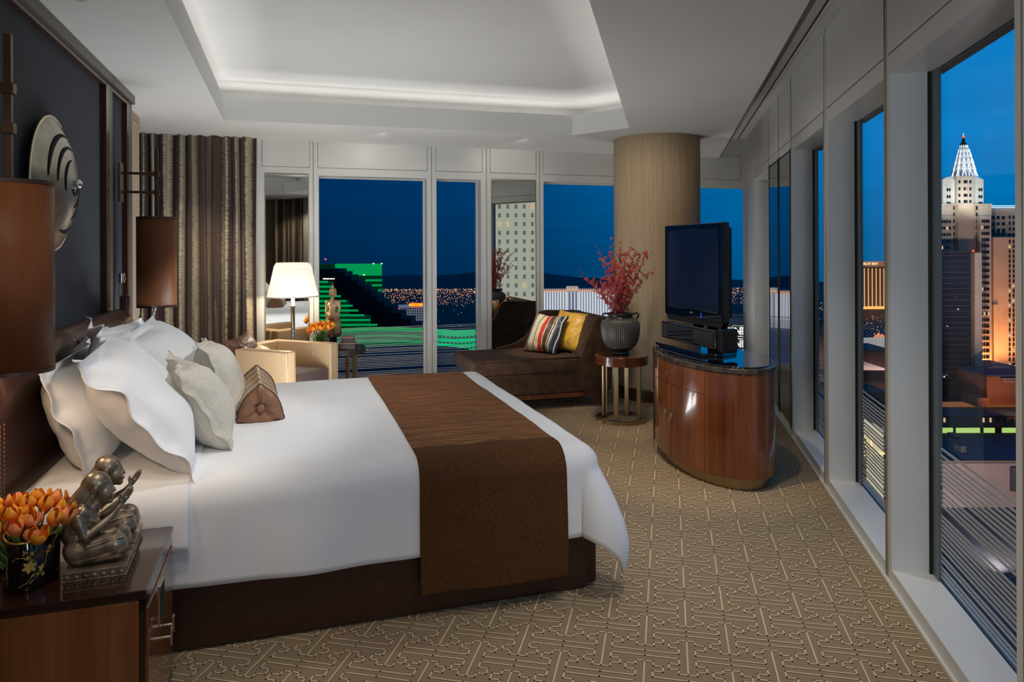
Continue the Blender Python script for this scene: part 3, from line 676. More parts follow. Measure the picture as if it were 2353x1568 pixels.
# ------------------------------------------------------------------ pillows
def pillow_mesh(name, w, h, T, fl, mats, seed=0, N=46, flop=0.0, sag=.06, rip=.014, pinch=.07, bend=0.0, core_mat=0, fl_mat=0, wr=.006):
    """w, h full size incl. flange fl; x across, y up, z out of the front"""
    cwid, chh = 1-2*fl/w, 1-2*fl/h; vs = []; fs = []; ms = []
    def P(u, v, side):
        p = u/cwid; q = v/chh
        ci = max(abs(p), abs(q))
        if ci < 1: t = T/2*((1-abs(p)**2.6)*(1-abs(q)**2.6))**.55+.003
        else: t = .0028
        x = u*w/2; y = v*h/2
        x *= 1-pinch*(1-v*v)*.6*abs(u); y *= 1-pinch*(1-u*u)*abs(v)*.8
        z = side*t
        if ci >= 1 or fl > 0:
            k = max(0, min(1, (ci-.93)/.12)) if fl > 0 else 0
            an = math.atan2(v, u); e_ = u if abs(q) > abs(p) else v; cor = max(0, 1-abs(e_)**6)
            z += k*(rip*sin(e_*6.5+seed*2.1)+rip*.6*sin(e_*13+seed))*(.6+.5*abs(sin(an*2+seed)))*(.35+.65*cor)
            z += .0045*sin(e_*30+seed+2*sin(e_*5+seed))*math.exp(-((ci-1.0)/.07)**2)*(1 if fl > 0 else .3)*cor
            if v > .8 and flop and abs(u) < .999: z += flop*((v-.80)/.2)**1.5*(1+.4*sin(u*3+seed))*(.5+.5*cor); y -= abs(flop)*.5*((v-.80)/.2)**2
        if ci < 1:
            nn = noise.noise(Vector((u*2.2+seed, v*2.2, side*3))); z += side*nn*wr*2.4+side*wr*.7*noise.noise(Vector((u*6+seed, v*6, side)))
            z += side*wr*.8*sin((abs(p)+abs(q))*9+seed)*max(0, abs(p)*abs(q)-.25)
        y -= sag*h*(1-(u*u))*.25*(1 if v > 0 else .15)*(v if v > 0 else 1)
        z += bend*(v*v)+.02*noise.noise(Vector((u*1.3+seed*3, v*1.3, 7)))
        return (x, y, z)
    n = N+1; idx = {}
    for side in (1, -1):
        for j in range(n):
            for i in range(n):
                b = i in (0, N) or j in (0, N)
                if side == -1 and b: idx[(side, i, j)] = idx[(1, i, j)]; continue
                # denser toward the border
                u = sin((i/N*2-1)*pi/2*.999); v = sin((j/N*2-1)*pi/2*.999)
                u = .55*u+.45*(i/N*2-1); v = .55*v+.45*(j/N*2-1)
                idx[(side, i, j)] = len(vs); vs.append(P(u, v, side))
    for side in (1, -1):
        for j in range(N):
            for i in range(N):
                q = (idx[(side,i,j)], idx[(side,i+1,j)], idx[(side,i+1,j+1)], idx[(side,i,j+1)])
                fs.append(q if side == 1 else q[::-1])
    me = bpy.data.meshes.new(name); me.from_pydata(vs, [], fs)
    for m in (mats if isinstance(mats, (list, tuple)) else [mats]): me.materials.append(m)
    if len(me.materials) > 1:
        for p in me.polygons:
            c = p.center; ins = abs(c.x) < w/2*cwid*.97 and abs(c.y) < h/2*chh*.97
            p.material_index = 0 if ins else 1
    me.polygons.foreach_set('use_smooth', [True]*len(fs)); me.update(); return me
def place_pillow(name, me, label, cat, base, lean, yaw=0, roll=0, frame='L', h=.5, group=None, subs=1):
    """base: point on the bed under the lower edge; lean: angle from vertical; yaw turns about z"""
    f, a = FR[frame]; o = link(name, me, None, subsurf=0)
    c, s = sin(lean), cos(lean)
    M = Matrix(((0, -c, s), (1, 0, 0), (0, s, c)))
    R = Matrix.Rotation(a+yaw, 3, 'Z') @ M @ Matrix.Rotation(roll, 3, 'Z')
    ey = R @ Vector((0, 1, 0)); o.matrix_world = Matrix.Translation(f(*base)+ey*(h/2)) @ R.to_4x4()
    return tag(o, label, cat, group)
G = 'white flanged pillows on the bed'
me = pillow_mesh('pillow', .98, .57, .24, .07, M_linen, 1, flop=.05)
place_pillow('pillow', me, 'large white pillow with ruffled flange leaning on the headboard nearest the lamp and nightstand', 'pillow', (-.73, 3.55, .655), D(22), yaw=D(2), roll=D(4), h=.5, group=G)
me = pillow_mesh('pillow', 1.0, .56, .24, .055, M_linen, 4, flop=.03)
place_pillow('pillow', me, 'white pillow against the far end of the headboard, mostly hidden by the pillows before it', 'pillow', (-.74, 4.55, .655), D(22), yaw=D(-2), roll=D(-2), h=.5, group=G)
me = pillow_mesh('pillow', .92, .72, .27, .075, M_linen, 2.6, flop=.05, rip=.022)
place_pillow('pillow', me, 'plump white flanged pillow tilted back in front, its lower corner overhanging the near bed edge', 'pillow', (-.42, 3.44, .668), D(37), yaw=D(8), roll=D(6), h=.64, group=G)
me = pillow_mesh('pillow', .92, .66, .26, .07, M_linen, 6.2, flop=.045, rip=.022)
place_pillow('pillow', me, 'white flanged pillow with an upturned pointed corner behind the farther beige cushion', 'pillow', (-.42, 4.48, .665), D(40), yaw=D(-5), roll=D(6), h=.62, group=G)
G = 'beige dotted cushions on the bed'
me = pillow_mesh('cushion', .50, .47, .23, .028, [M_dot, M_beigeflange], 3.3, rip=.010, pinch=.1, sag=.03)
place_pillow('cushion', me, 'beige dotted silk cushion nearest the bed edge, leaning on a white pillow', 'cushion', (-.285, 3.58, .672), D(30), yaw=D(10), roll=D(3), h=.42, group=G)
me = pillow_mesh('cushion', .50, .46, .22, .028, [M_dot, M_beigeflange], 5.1, rip=.010, pinch=.1, sag=.03)
place_pillow('cushion', me, 'beige dotted silk cushion half hidden behind the nearer beige one', 'cushion', (-.26, 4.18, .672), D(26), yaw=D(4), roll=D(-4), h=.42, group=G)
# triangular wedge bolster
wd = thing('bolster', 'triangular striped bolster with a buttoned copper silk end', 'cushion', 'L', (-.135, 3.87, .672), rot=D(4))
tri = [(-.125, .0), (.125, .0), (0, .20)]
def rtri(k, n=6, r=.03):
    out = []
    cen = Vector((0, .067)); P = [Vector(p) for p in tri]; P = [cen+(p-cen)*k for p in P]
    for i in range(3):
        a, b, c = P[i-1], P[i], P[(i+1) % 3]; d1 = (a-b).normalized(); d2 = (c-b).normalized()
        p0 = b+d1*r; p1 = b+d2*r
        for j in range(n+1):
            t = j/n; out.append((p0*(1-t)**2+b*2*t*(1-t)+p1*t*t))
        for j in range(1, n):
            t = j/n; q = p1.lerp(c+(b-c).normalized()*r, t); e = (c-b).normalized(); nn = Vector((e.y, -e.x)); out.append(q+nn*.022*sin(pi*t))
    return out
mb = MB(); body = rtri(1.0); n = len(body); ys = [i/8*.64 for i in range(9)]
vs = [(p.x, y, max(p.y, -.006)) for y in ys for p in body]
mb.add(vs, [(i*n+k, (i+1)*n+k, (i+1)*n+(k+1) % n, i*n+(k+1) % n) for i in range(8) for k in range(n)])
part('striped_body', mb, M_wedge_stripe, wd, smooth=True)
def endcap(y, sg):
    mb = MB(); rings = []
    for k, dy in ((1.0, 0), (.97, .012), (.85, .024), (.6, .030), (.32, .022), (.14, .010)):
        R_ = rtri(k, r=.03*k); rings.append([(p.x, y-sg*dy+.004*sin(i*1.7)*(k < .9), max(p.y, -.004)) for i, p in enumerate(R_)])
    vs = [q for R_ in rings for q in R_]; L_ = len(rings[0]); vs.append((0, y-sg*.006, .067))
    fs = [(i*L_+k, (i+1)*L_+k, (i+1)*L_+(k+1) % L_, i*L_+(k+1) % L_) for i in range(len(rings)-1) for k in range(L_)]+[((len(rings)-1)*L_+k, len(vs)-1, (len(rings)-1)*L_+(k+1) % L_) for k in range(L_)]
    mb.add(vs, fs); return mb
part('end_panel', endcap(0, 1), M_wedge_end, wd, smooth=True); part('end_panel', endcap(.64, -1), M_wedge_end, wd, smooth=True)
mb = MB(); mb.ell((0, -.020, .068), (.021, .010, .021), 20, 10); part('button', mb, M_wedge_end, wd, smooth=True)
for y in (0, .64):
    mb = MB(); pts = [(p.x*1.01, y, max(p.y, -.004)) for p in body]; mb.tube(pts+[pts[0]], .0042, 6); part('piping', mb, M_wedge_pipe, wd, smooth=True)
# ================================================================== wall disc, sconces, reading lamp
dc = thing('wall_disc', 'round domed metal wall sculpture with curved dark slots on the navy panel', 'wall sculpture', 'L', (-1.105, 4.00, 1.875))
# built in y-z, dome toward +x
def dprof(r):
    R0 = .325; t = r/R0
    return .012+.098*(1-t**1.9)
mb = MB(); N_, S_ = 26, 96; vs = []
for i in range(N_+1):
    r = .325*i/N_
    for k in range(S_): a = 2*pi*k/S_; vs.append((dprof(r), r*cos(a), r*sin(a)))
fs = [(i*S_+k, i*S_+(k+1) % S_, (i+1)*S_+(k+1) % S_, (i+1)*S_+k) for i in range(N_) for k in range(S_)]
mb.add(vs, fs); part('dome', mb, M_disc, dc, smooth=True)
mb = MB(); mb.tube([(.010, .326*cos(2*pi*k/72), .326*sin(2*pi*k/72)) for k in range(73)], .006, 8); part('rim', mb, M_disc_rim, dc, smooth=True, label='pale gold rim')
mb = MB(); mb.ell((.118, 0, 0), (.022, .024, .024), 20, 12); part('boss', mb, M_chrome, dc, smooth=True, label='small polished round boss')
mb = MB(); mb.tube([(-.02, 0, 0), (.05, 0, 0)], .03, 16); part('wall_mount', mb, M_dkbronze, dc)
for r, a0, a1, w in ((.052, -150, 40, .007), (.115, -80, 15, .008), (.115, 100, 200, .008), (.175, -80, -20, .009), (.175, 75, 180, .009), (.235, 80, 175, .011), (.235, -105, -62, .010), (.285, 30, 80, .009)):
    # arcs are measured from the +y direction (deeper into the room)
    mb = MB(); n = 26; vs = []
    for i in range(n+1):
        a = D(a0+(a1-a0)*i/n); wd_ = w*(.25+.75*sin(pi*min(1, i/n*1.0)))
        for q in (-1, 1):
            rr = r+q*wd_; vs.append((dprof(rr)+.0022, rr*cos(a), rr*sin(a)))
    mb.add(vs, [(2*i, 2*i+1, 2*i+3, 2*i+2) for i in range(n)]); part('slot', mb, M_slot, dc, smooth=True, solid=.002)
M_walnutbronze = mat('oil_rubbed_bronze', (.085,.045,.022), .35, .5)
def sconce(y, label, lining):
    t = thing('wall_sconce', label, 'wall lamp', 'L', (-.873, y, 1.15), group='wall sconces flanking the bed')
    mb = MB(); mb.box(-.232, -.214, -.045, .045, .73, 1.00); part('wall_plate', mb, M_bronze, t, bevel=.004)
    for z in (.80, .93):
        mb = MB(); mb.box(-.216, .0, -.009, .009, z-.009, z+.009); a = part('arm', mb, M_walnutbronze, t, bevel=.002)
        mb = MB(); mb.box(-.019, .019, -.019, .019, z-.018, z+.018); part('collar', mb, M_walnutbronze, a, bevel=.003)
    mb = MB(); mb.box(-.011, .011, -.011, .011, .30, 1.11); part('rod', mb, M_walnutbronze, t, bevel=.002)
    mb = MB(); mb.lathe([(.126, .008), (.126, .622)], 64, closed=False); part('shade', mb, M_shade_b, t, smooth=True, solid=.003)
    for z_ in (0, .615): part('shade_trim', MB().lathe([(.1285, z_), (.1285, z_+.013), (.1240, z_+.013), (.1240, z_)], 64, closed=False), M_shade_b2, t, smooth=False)
    mb = MB()
    for k in range(3): a = 2*pi*k/3; mb.tube([(0, 0, .60), (.124*cos(a), .124*sin(a), .60)], .0025, 6)
    part('shade_spider', mb, M_dkbronze, t); part('socket', MB().tube([(0, 0, .30), (0, 0, .12)], .018, 12), M_dkbronze, t)
    mb = MB(); mb.ell((0, 0, .20), (.03, .03, .045), 16, 10); b = part('bulb', mb, glow('bulb_glow', (1, .72, .42), 2.2), t, smooth=True)
    l = bpy.data.lights.new('sconce_bulb', 'POINT'); l.energy = lining; l.color = (1, .72, .45); l.shadow_soft_size = .04
    o = bpy.data.objects.new('sconce_bulb', l); COL.objects.link(o); o.parent = t; o.location = (0, 0, .05)
    return t
sconce(2.73, 'large brown satin drum sconce hanging over the nightstand with flowers', 5.0)
sconce(5.50, 'brown satin drum sconce hanging in front of the curtain by the wall plate', 1.2)
rl = thing('reading_lamp', 'chrome reading lamp with small square head beside the far end of the headboard', 'reading lamp', 'L', (-1.10, 5.50, 1.02))
mb = MB(); mb.box(-.002, .022, -.055, .045, .30, .37); part('head', mb, M_chrome, rl, bevel=.006, seg=3)
mb = MB(); mb.ell((.024, -.012, .335), (.010, .022, .022), 18, 10); part('lens', mb, M_chrome, rl, smooth=True)
mb = MB(); mb.box(.0, .006, -.048, -.042, -.05, .30).box(.0, .006, .030, .036, -.18, .30); part('stem', mb, M_brass, rl)
mb = MB(); mb.box(.0, .06, -.03, .025, .02, .22); part('holster', mb, M_leather2, rl, bevel=.02, seg=4, label='dark leather holster')
# ================================================================== nightstand
NZ = .535
ns = thing('nightstand', 'glossy mahogany nightstand with two small brass-handled doors', 'nightstand', 'L', (-.76, 2.61, 0))
# local: x toward the room (front at +x), y deeper; body spans x -.36...36, y -.265...265
X0, X1, Y0, Y1 = -.20, .355, -.25, .265
part('carcass', MB().box(X0, X1-.02, Y0, Y1, .02, NZ-.03), M_ns, ns, bevel=.003)
part('top', MB().box(X0, X1, Y0-.002, Y1+.002, NZ-.028, NZ), M_nstop, ns, bevel=.004)
part('plinth', MB().box(X0, X1-.05, Y0+.02, Y1-.02, 0, .02), M_black, ns)
part('front_frame', MB().box(X1-.022, X1-.004, Y0+.0, Y0+.024, .02, NZ-.03).box(X1-.022, X1-.004, Y1-.012, Y1, .02, NZ-.03).box(X1-.022, X1-.004, Y0, Y1, NZ-.062, NZ-.03), M_nstop, ns)
mid = .0
for k, (a, b) in enumerate(((Y0+.026, mid-.001), (mid+.001, Y1-.014))):
    dr = part('door', MB().box(X1-.02, X1, a, b, .03, NZ-.066), M_ns, ns, bevel=.002)
    hy = mid-.012 if k == 0 else mid+.030
    hz = NZ-.268 if k == 0 else NZ-.248
    hd = part('handle', MB().tube([(X1, hy, hz), (X1+.032, hy, hz)], .0045, 10).box(X1+.030, X1+.036, hy-.006, hy+.014, hz-.026, hz+.028), M_brass, dr, bevel=.001)
gr = MB(); gy = mid+.005
gr.box(X1-.001, X1+.003, gy-.045, gy-.040, NZ-.215, NZ-.09).box(X1-.001, X1+.003, gy+.045, gy+.050, NZ-.215, NZ-.09).box(X1-.001, X1+.003, gy-.045, gy+.05, NZ-.095, NZ-.09).box(X1-.001, X1+.003, gy-.045, gy+.05, NZ-.218, NZ-.213)
part('recess_trim', gr, M_brass, ns); part('finger_recess', MB().box(X1-.002, X1+.0012, gy-.04, gy+.045, NZ-.213, NZ-.095), M_slot, ns)
# ------------------------------------------------------------------ figure modelling: overlapping volumes fused into one skin
def fuse(name, items, voxel, m, smooth=3, fac=.5):
    mb = MB()
    for it in items:
        k = it[0]
        if k == 'e': mb.ell(it[1], it[2], 32, 20, rot=it[3] if len(it) > 3 else None)
        else:
            p, q, r0, r1 = Vector(it[1]), Vector(it[2]), it[3], it[4]; n = 7
            mb.ell(p, (r0,)*3, 28, 16); mb.ell(q, (r1,)*3, 28, 16)
            mb.tube([p.lerp(q, i/n) for i in range(n+1)], [r0+(r1-r0)*i/n for i in range(n+1)], 28)
    me = mb.mesh(name, m, True); tmp = bpy.data.objects.new(name+'_tmp', me); COL.objects.link(tmp)
    md = tmp.modifiers.new('r', 'REMESH'); md.mode = 'VOXEL'; md.voxel_size = voxel; md.use_smooth_shade = True
    md = tmp.modifiers.new('s', 'SMOOTH'); md.iterations = smooth; md.factor = fac
    dg = bpy.context.evaluated_depsgraph_get(); out = bpy.data.meshes.new_from_object(tmp.evaluated_get(dg)); out.name = name
    bpy.data.objects.remove(tmp); bpy.data.meshes.remove(me)
    out.materials.clear(); out.materials.append(m); out.polygons.foreach_set('use_smooth', [True]*len(out.polygons)); return out
RY = lambda d: Matrix.Rotation(D(d), 3, 'Y')
kneel = [
 ('e', (-.002, 0, .243), (.041, .034, .036), RY(24)), ('e', (.018, 0, .214), (.027, .026, .040), RY(6)),
 ('c', (.040, 0, .230), (.0485, 0, .214), .0034, .0046), ('e', (.043, 0, .201), (.0075, .010, .0035)), ('e', (.041, 0, .1945), (.0075, .009, .0035)), ('e', (.032, 0, .184), (.012, .013, .011)),
 ('c', (.034, -.013, .233), (.034, .013, .233), .0055, .0055), ('c', (.027, -.018, .250), (.027, .018, .250), .0050, .0050),
 ('c', (-.022, 0, .228), (-.052, 0, .182), .028, .034), ('c', (.002, 0, .195), (-.020, 0, .165), .018, .026),
 ('c', (-.036, -.034, .160), (-.036, .034, .160), .026, .026), ('c', (-.050, 0, .150), (-.064, 0, .09), .036, .040),
 ('e', (-.030, 0, .128), (.036, .048, .050), RY(-8)), ('e', (-.050, 0, .075), (.042, .054, .050)), ('e', (-.050, 0, .042), (.048, .060, .042)),
 ('c', (-.045, -.032, .045), (.052, -.036, .056), .044, .036), ('c', (-.045, .032, .045), (.052, .036, .056), .044, .036),
 ('c', (.060, -.036, .040), (-.050, -.036, .018), .032, .020), ('c', (.060, .036, .040), (-.050, .036, .018), .032, .020),
 ('e', (.010, 0, .030), (.070, .062, .030)),
]
for s in (-1, 1):
    kneel += [('c', (-.044, s*.056, .152), (-.026, s*.064, .098), .020, .0145), ('c', (-.022, s*.066, .096), (.044, s*.028, .142), .0145, .0100),
              ('c', (.044, s*.028, .142), (.066, s*.010, .168), .0096, .0080), ('e', (.075, s*.0068, .181), (.009, .0055, .017), RY(33)),
              ('c', (.067, s*.012, .176), (.062, s*.012, .196), .0042, .003)]
    for i, (dx, L_) in enumerate(((-.0075, .028), (-.0025, .034), (.0026, .032), (.0075, .025))):
        c0 = Vector((.080+dx*.75, s*.0060, .189-dx*.55)); kneel.append(('c', tuple(c0), tuple(c0+Vector((.55, s*.02, .83))*L_), .0034, .0024))
    kneel += [('e', (-.004, s*.034, .226), (.008, .0045, .018), RY(20)), ('c', (-.008, s*.035, .212), (-.032, s*.042, .176), .0050, .0050)]
kneel += [('c', (-.030, -.050, .150), (.016, -.012, .112), .007, .007), ('c', (-.036, -.046, .140), (.004, -.02, .100), .006, .006), ('c', (-.02, -.070, .066), (.076, -.058, .082), .005, .005)]
kmesh = fuse('kneeling_body', kneel, .0019, M_statue, 4, .5)
def kneel_statue(y, x, label, rot):
    t = thing('kneeling_statue', label, 'statue', 'L', (x, y, NZ), rot=rot, group='kneeling statues on the nightstand')
    mb = MB(); mb.box(-.088, .088, -.090, .090, 0, .005).box(-.084, .084, -.086, .086, .005, .022).box(-.087, .087, -.089, .089, .022, .030); bs = part('base', mb, M_statue, t, bevel=.0015)
    mb = MB()
    for i in range(7):
        xx = -.074+i*.0245
        for yy in (-.0865, .0865): mb.ell((xx, yy, .0125), (.0085, .003, .0075), 10, 6)
    part('lotus_relief', mb, M_statue, bs, smooth=True)['kind'] = 'stuff'
    o = link('figure', kmesh, t); o.location = (-.006, 0, .028); return t
kneel_statue(2.572, -.575, 'kneeling bronze praying figure, the nearer of the pair, in front of the tulip vase side', D(2))
kneel_statue(2.765, -.585, 'kneeling bronze praying figure set back behind the other, its head just above', D(2))
# ------------------------------------------------------------------ tulip vase on the nightstand
vz = thing('tulip_vase', 'black lacquer lobed vase painted with gold flowers, full of orange tulips', 'vase', 'L', (-.755, 2.525, NZ), group=None)
def lob(r, z, a): return r*(1+.10*cos(3*(a-.5)))
mb = MB(); mb.lathe([(.046, 0), (.068, .001), (.072, .006), (.073, .146), (.071, .149), (.068, .146), (.067, .02), (.02, .018)], 96, rfun=lob, closed=False); part('body', mb, M_lacquer, vz, smooth=True)
mb = MB(); mb.lathe([(.073, .1455), (.0732, .1495), (.0680, .1495)], 96, rfun=lob, closed=False); part('rim', mb, M_goldleaf, vz, smooth=True)
gp = MB()
def onv(a, z, d=.0008): r = lob(.0725, z, a)+d; return Vector((r*cos(a), r*sin(a), z))
def petal(a, z, ang, L_, w_):
    P = [(0,0), (.35,.5), (.7,.42), (1,0), (.7,-.42), (.35,-.5)]; vs = []
    for p, q in P:
        dx = p*L_*cos(ang)-q*w_*sin(ang); dz = p*L_*sin(ang)+q*w_*cos(ang); vs.append(onv(a+dx/.0785, z+dz))
    gp.add(vs, [tuple(range(6))])
def flower(a, z, s, n=6, r0=0):
    for k in range(n): petal(a, z, r0+2*pi*k/n, s, s*.55)
def vine(pts):
    P = [onv(a, z, .0006) for a, z in pts]
    gp.tube(P, .0009, 4)
A0 = -pi/2+.18
for a, z, s, n, r in ((A0+.10, .074, .021, 6, .3), (A0+.52, .060, .012, 5, 0), (A0+.60, .040, .009, 4, 1), (A0+.28, .047, .012, 2, .2), (A0-.05, .118, .010, 3, 0), (A0+.18, .112, .008, 4, .6), (A0+.04, .102, .009, 4, .2), (A0-1.1, .105, .010, 4, 0), (A0-1.2, .07, .009, 4, .5), (A0-.8, .045, .010, 5, .2), (A0-.85, .118, .008, 4, .2), (A0+.95, .112, .009, 4, 0), (A0+.85, .10, .008, 3, 0), (A0-1.4, .03, .009, 4, 0), (A0-.75, .03, .007, 4, 1)): flower(a, z, s, n, r)
vine([(A0-.25, .018), (A0+.0, .028), (A0+.2, .045), (A0+.35, .070), (A0+.3, .09)]); vine([(A0-.5, .095), (A0-.3, .105), (A0-.1, .104), (A0+.1, .100), (A0+.25, .088)]); vine([(A0+.1, .025), (A0+.45, .045), (A0+.75, .075), (A0+.85, .1)]); vine([(A0-1.5, .022), (A0-1.1, .03), (A0-.85, .05), (A0-.8, .09), (A0-.85, .11)]); vine([(A0-1.4, .085), (A0-1.2, .092), (A0-.95, .088)])
part('gold_flowers', gp, M_goldleaf, vz)['kind'] = 'stuff'
# tulips
def bloom_mesh(name, m, op=1.0, L_=.054, R_=.021):
    mb = MB()
    for k in range(6):
        a0 = k*pi/3+(.5 if k % 2 else 0); inner = .86 if k % 2 else 1.0
        def fn(s, t, a0=a0, inner=inner):
            wv = (s-.5)*2; wid = (.62*sin(pi*min(1, .12+t*.80))**.8)
            r = R_*inner*(sin(pi*min(.62, .06+t*.58))**.9)*(1+.15*(op-1))*(1 if t < .6 else 1-.55*((t-.6)/.4)**1.5*(2-op))
            a = a0+wv*wid*1.15; rr = r*(1+.10*(1-wv*wv))
            return (rr*cos(a), rr*sin(a), L_*t*(1-.05*wv*wv))
        mb.grid(fn, 7, 9)
    me = mb.mesh(name, m, True); return me
B1 = bloom_mesh('tulip_bloom', M_tulip, 1.0); B2 = bloom_mesh('tulip_bloom_open', M_tulip, 1.7, .050, .025); B3 = bloom_mesh('tulip_bloom_coral', M_tulip2, 1.2, .052, .022)
def tulip(frame, base, dirv, h, bl_, label, group, sc=1.0, leaf=0, rnd=random):
    t = thing('tulip', label, 'tulip', frame, base, group=group)
    tip = Vector(dirv)*1.0; tip.z = h; mid = Vector((tip.x*.35, tip.y*.35, h*.55))
    P = [Vector((0,0,0))*(1-s)**2+mid*2*s*(1-s)+tip*s*s for s in [i/6 for i in range(7)]]
    part('stem', MB().tube(P, .0026*sc, 6), M_stem, t, smooth=True)
    b = link('bloom', bl_, t); d = (P[-1]-P[-2]).normalized(); d = (d+Vector((0,0,.35))).normalized()
    b.matrix_basis = Matrix.Translation(P[-1]-d*.004) @ d.to_track_quat('Z', 'Y').to_matrix().to_4x4() @ Matrix.Rotation(rnd.uniform(0, 6), 4, 'Z') @ Matrix.Scale(sc*rnd.uniform(.92, 1.08), 4)
    for k in range(leaf):
        an = rnd.uniform(0, 2*pi); L_ = h*rnd.uniform(.75, 1.0); mb = MB()
        def fn(s, q, an=an, L_=L_):
            w_ = .016*sc*sin(pi*min(1, q*.9+.1))**.7*(s-.5)*2; o_ = .038*sc*q*q+.004; zz = L_*(q-.12*q*q)
            return (o_*cos(an)-w_*sin(an), o_*sin(an)+w_*cos(an), zz+abs(s-.5)*.006)
        mb.grid(fn, 5, 10); part('leaf', mb, M_stem, t, smooth=True)
    return t
rnd = random.Random(12)
near = [(-.155,-.035,.155),(-.125,-.015,.185),(-.105,-.075,.150),(-.085,.010,.205),(-.07,-.06,.175),(-.055,.055,.215),(-.035,-.035,.205),(-.03,.03,.225),(-.012,-.075,.180),(-.005,.0,.222),(.012,.05,.225),(.022,-.05,.190),(.038,.005,.215),(.045,-.085,.158),(.058,.05,.215),(.070,-.035,.185),(.088,.02,.200),(.095,-.01,.180),(.108,.04,.195),(-.14,.03,.20),(.03,-.085,.165),(-.06,-.09,.15),(-.02,.0,.20),(.075,.0,.19),(-.10,-.03,.17),(.0,-.04,.195),(-.165,.00,.165),(-.10,.05,.21)]
for i, (x, y, h) in enumerate(near):
    r = math.hypot(x, y)
    tulip('L', (-.755+x*.28, 2.525+y*.28, NZ+.02), (x*.70, y*.70, 0), h-.03, [B1, B2, B3][(i*7) % 3], ['half-closed orange tulip in the black lacquer vase on the nightstand', 'wide-open orange tulip in the black lacquer vase on the nightstand', 'coral pink tulip in the black lacquer vase on the nightstand'][(i*7) % 3], 'orange tulips in the black vase', 1.08, 1 if i % 3 else 2, rnd)
ph = thing('telephone', 'black telephone at the back of the nightstand behind the tulips', 'telephone', 'L', (-.90, 2.70, NZ), rot=.2)
part('body', MB().box(-.07, .05, -.09, .09, 0, .035), M_blkplastic, ph, bevel=.008, seg=3)
part('handset', MB().box(-.06, -.015, -.095, .095, .036, .065), M_blkplastic, ph, bevel=.012, seg=3)
part('keypad', MB().box(.0, .035, -.05, .05, .035, .038), M_chrome, ph)
# ================================================================== tan armchair (faces the foot of the bed)
fN = LW(.0, 6.53); fF = LW(.453, 7.07); dF = (fF-fN); wA = .72; ang = math.atan2(dF.y, dF.x)     # direction from near front corner to far front corner
ac = thing('armchair', 'tan leather box armchair with buttoned inner arm and brown seat behind the bed', 'armchair', 'W', ((fN.x+fF.x)/2, (fN.y+fF.y)/2, 0), rot=ang-pi/2)
# local: y from near to far, x forward is negative of the left normal -> back at -x
hwA = wA/2
def arm(y0, y1): return MB().box(-.74, 0, y0, y1, .10, .65)
part('arm', arm(-hwA, -hwA+.105), M_tan, ac, bevel=.016, seg=4); fa_ = part('arm', arm(hwA-.105, hwA), M_tan, ac, bevel=.016, seg=4)
for y in (-hwA+.1075, hwA-.1075):
    pass
part('backrest', MB().box(-.76, -.64, -hwA+.10, hwA-.10, .10, .652), M_tan, ac, bevel=.016, seg=4)
part('seat_cushion', MB().box(-.63, -.01, -hwA+.112, hwA-.112, .24, .43), M_brownseat, ac, bevel=.035, seg=4)
part('apron', MB().box(-.64, -.03, -hwA+.11, hwA-.11, .10, .24), M_tan, ac, bevel=.01)
for x in (-.54, -.22):
    mb = MB(); mb.ell((x, hwA-.107, .545), (.013, .007, .013), 16, 8); part('button', mb, M_tan, fa_, smooth=True)
for x in (-.70, -.04):
    for y in (-hwA+.05, hwA-.05): part('leg', MB().box(x-.02, x+.02, y-.02, y+.02, 0, .10), M_dkwood, ac, bevel=.003)
seam = MB()
for y in (-hwA, hwA-.105): seam.tube([(.0, y+.004, .11), (.0, y+.004, .645)], .003, 6); seam.tube([(.0, y+.101, .11), (.0, y+.101, .645)], .003, 6)
part('piping', seam, M_tan, ac, smooth=True)
# cushions in the armchair
def free_pillow(name, me, label, cat, frame, base, yaw, lean, roll, h, group=None):
    return place_pillow(name, me, label, cat, base, lean, yaw, roll, frame, h, group)
me = pillow_mesh('cushion', .46, .34, .16, 0.0, M_satin, 9.1, rip=0, pinch=.16, sag=.05)
p_ = ac.location+Vector((cos(ang-pi/2), sin(ang-pi/2), 0))*(-.56)+Vector((cos(ang), sin(ang), 0))*(-.13)
free_pillow('cushion', me, 'shiny brown satin cushion propped in the tan armchair back corner', 'cushion', 'W', (p_.x, p_.y, .49), ang-pi/2+.25, D(40), D(4), .31)
me = pillow_mesh('cushion', .42, .36, .15, 0.0, M_cream, 4.4, rip=0, pinch=.14, sag=.04)
p_ = ac.location+Vector((cos(ang-pi/2), sin(ang-pi/2), 0))*(-.42)+Vector((cos(ang), sin(ang), 0))*(.03)
free_pillow('cushion', me, 'pale cream silk cushion lying in the tan armchair seat', 'cushion', 'W', (p_.x, p_.y, .432), ang-pi/2+.5, D(56), D(12), .32)
# ================================================================== chaise (L frame): foot end at x 1.69, back at x 3.05, near side y 6.40, far side 7.20
ch = thing('chaise', 'dark brown velvet chaise with sweeping asymmetric back and wooden plinth rail', 'chaise longue', 'L', (2.35, 6.82, 0))
def cx_(x): return x-2.35
def cy_(y): return y-6.82
part('base', MB().box(cx_(1.74), cx_(2.98), cy_(6.42), cy_(7.20), .155, .345), M_velvet, ch, bevel=.012, seg=3)
mb = MB(); mb.box(cx_(1.62), cx_(2.72), cy_(6.385), cy_(7.19), .35, .50)
sc_ = part('seat_cushion', mb, M_velvet, ch, smooth=True, bevel=.045, seg=5)
mb = MB(); mb.tube([(cx_(1.67), cy_(6.392), .350), (cx_(2.70), cy_(6.392), .350)], .006, 8); mb.tube([(cx_(1.66), cy_(6.400), .496), (cx_(2.70), cy_(6.400), .496)], .005, 8); part('welt', mb, M_velvet, sc_, smooth=True)
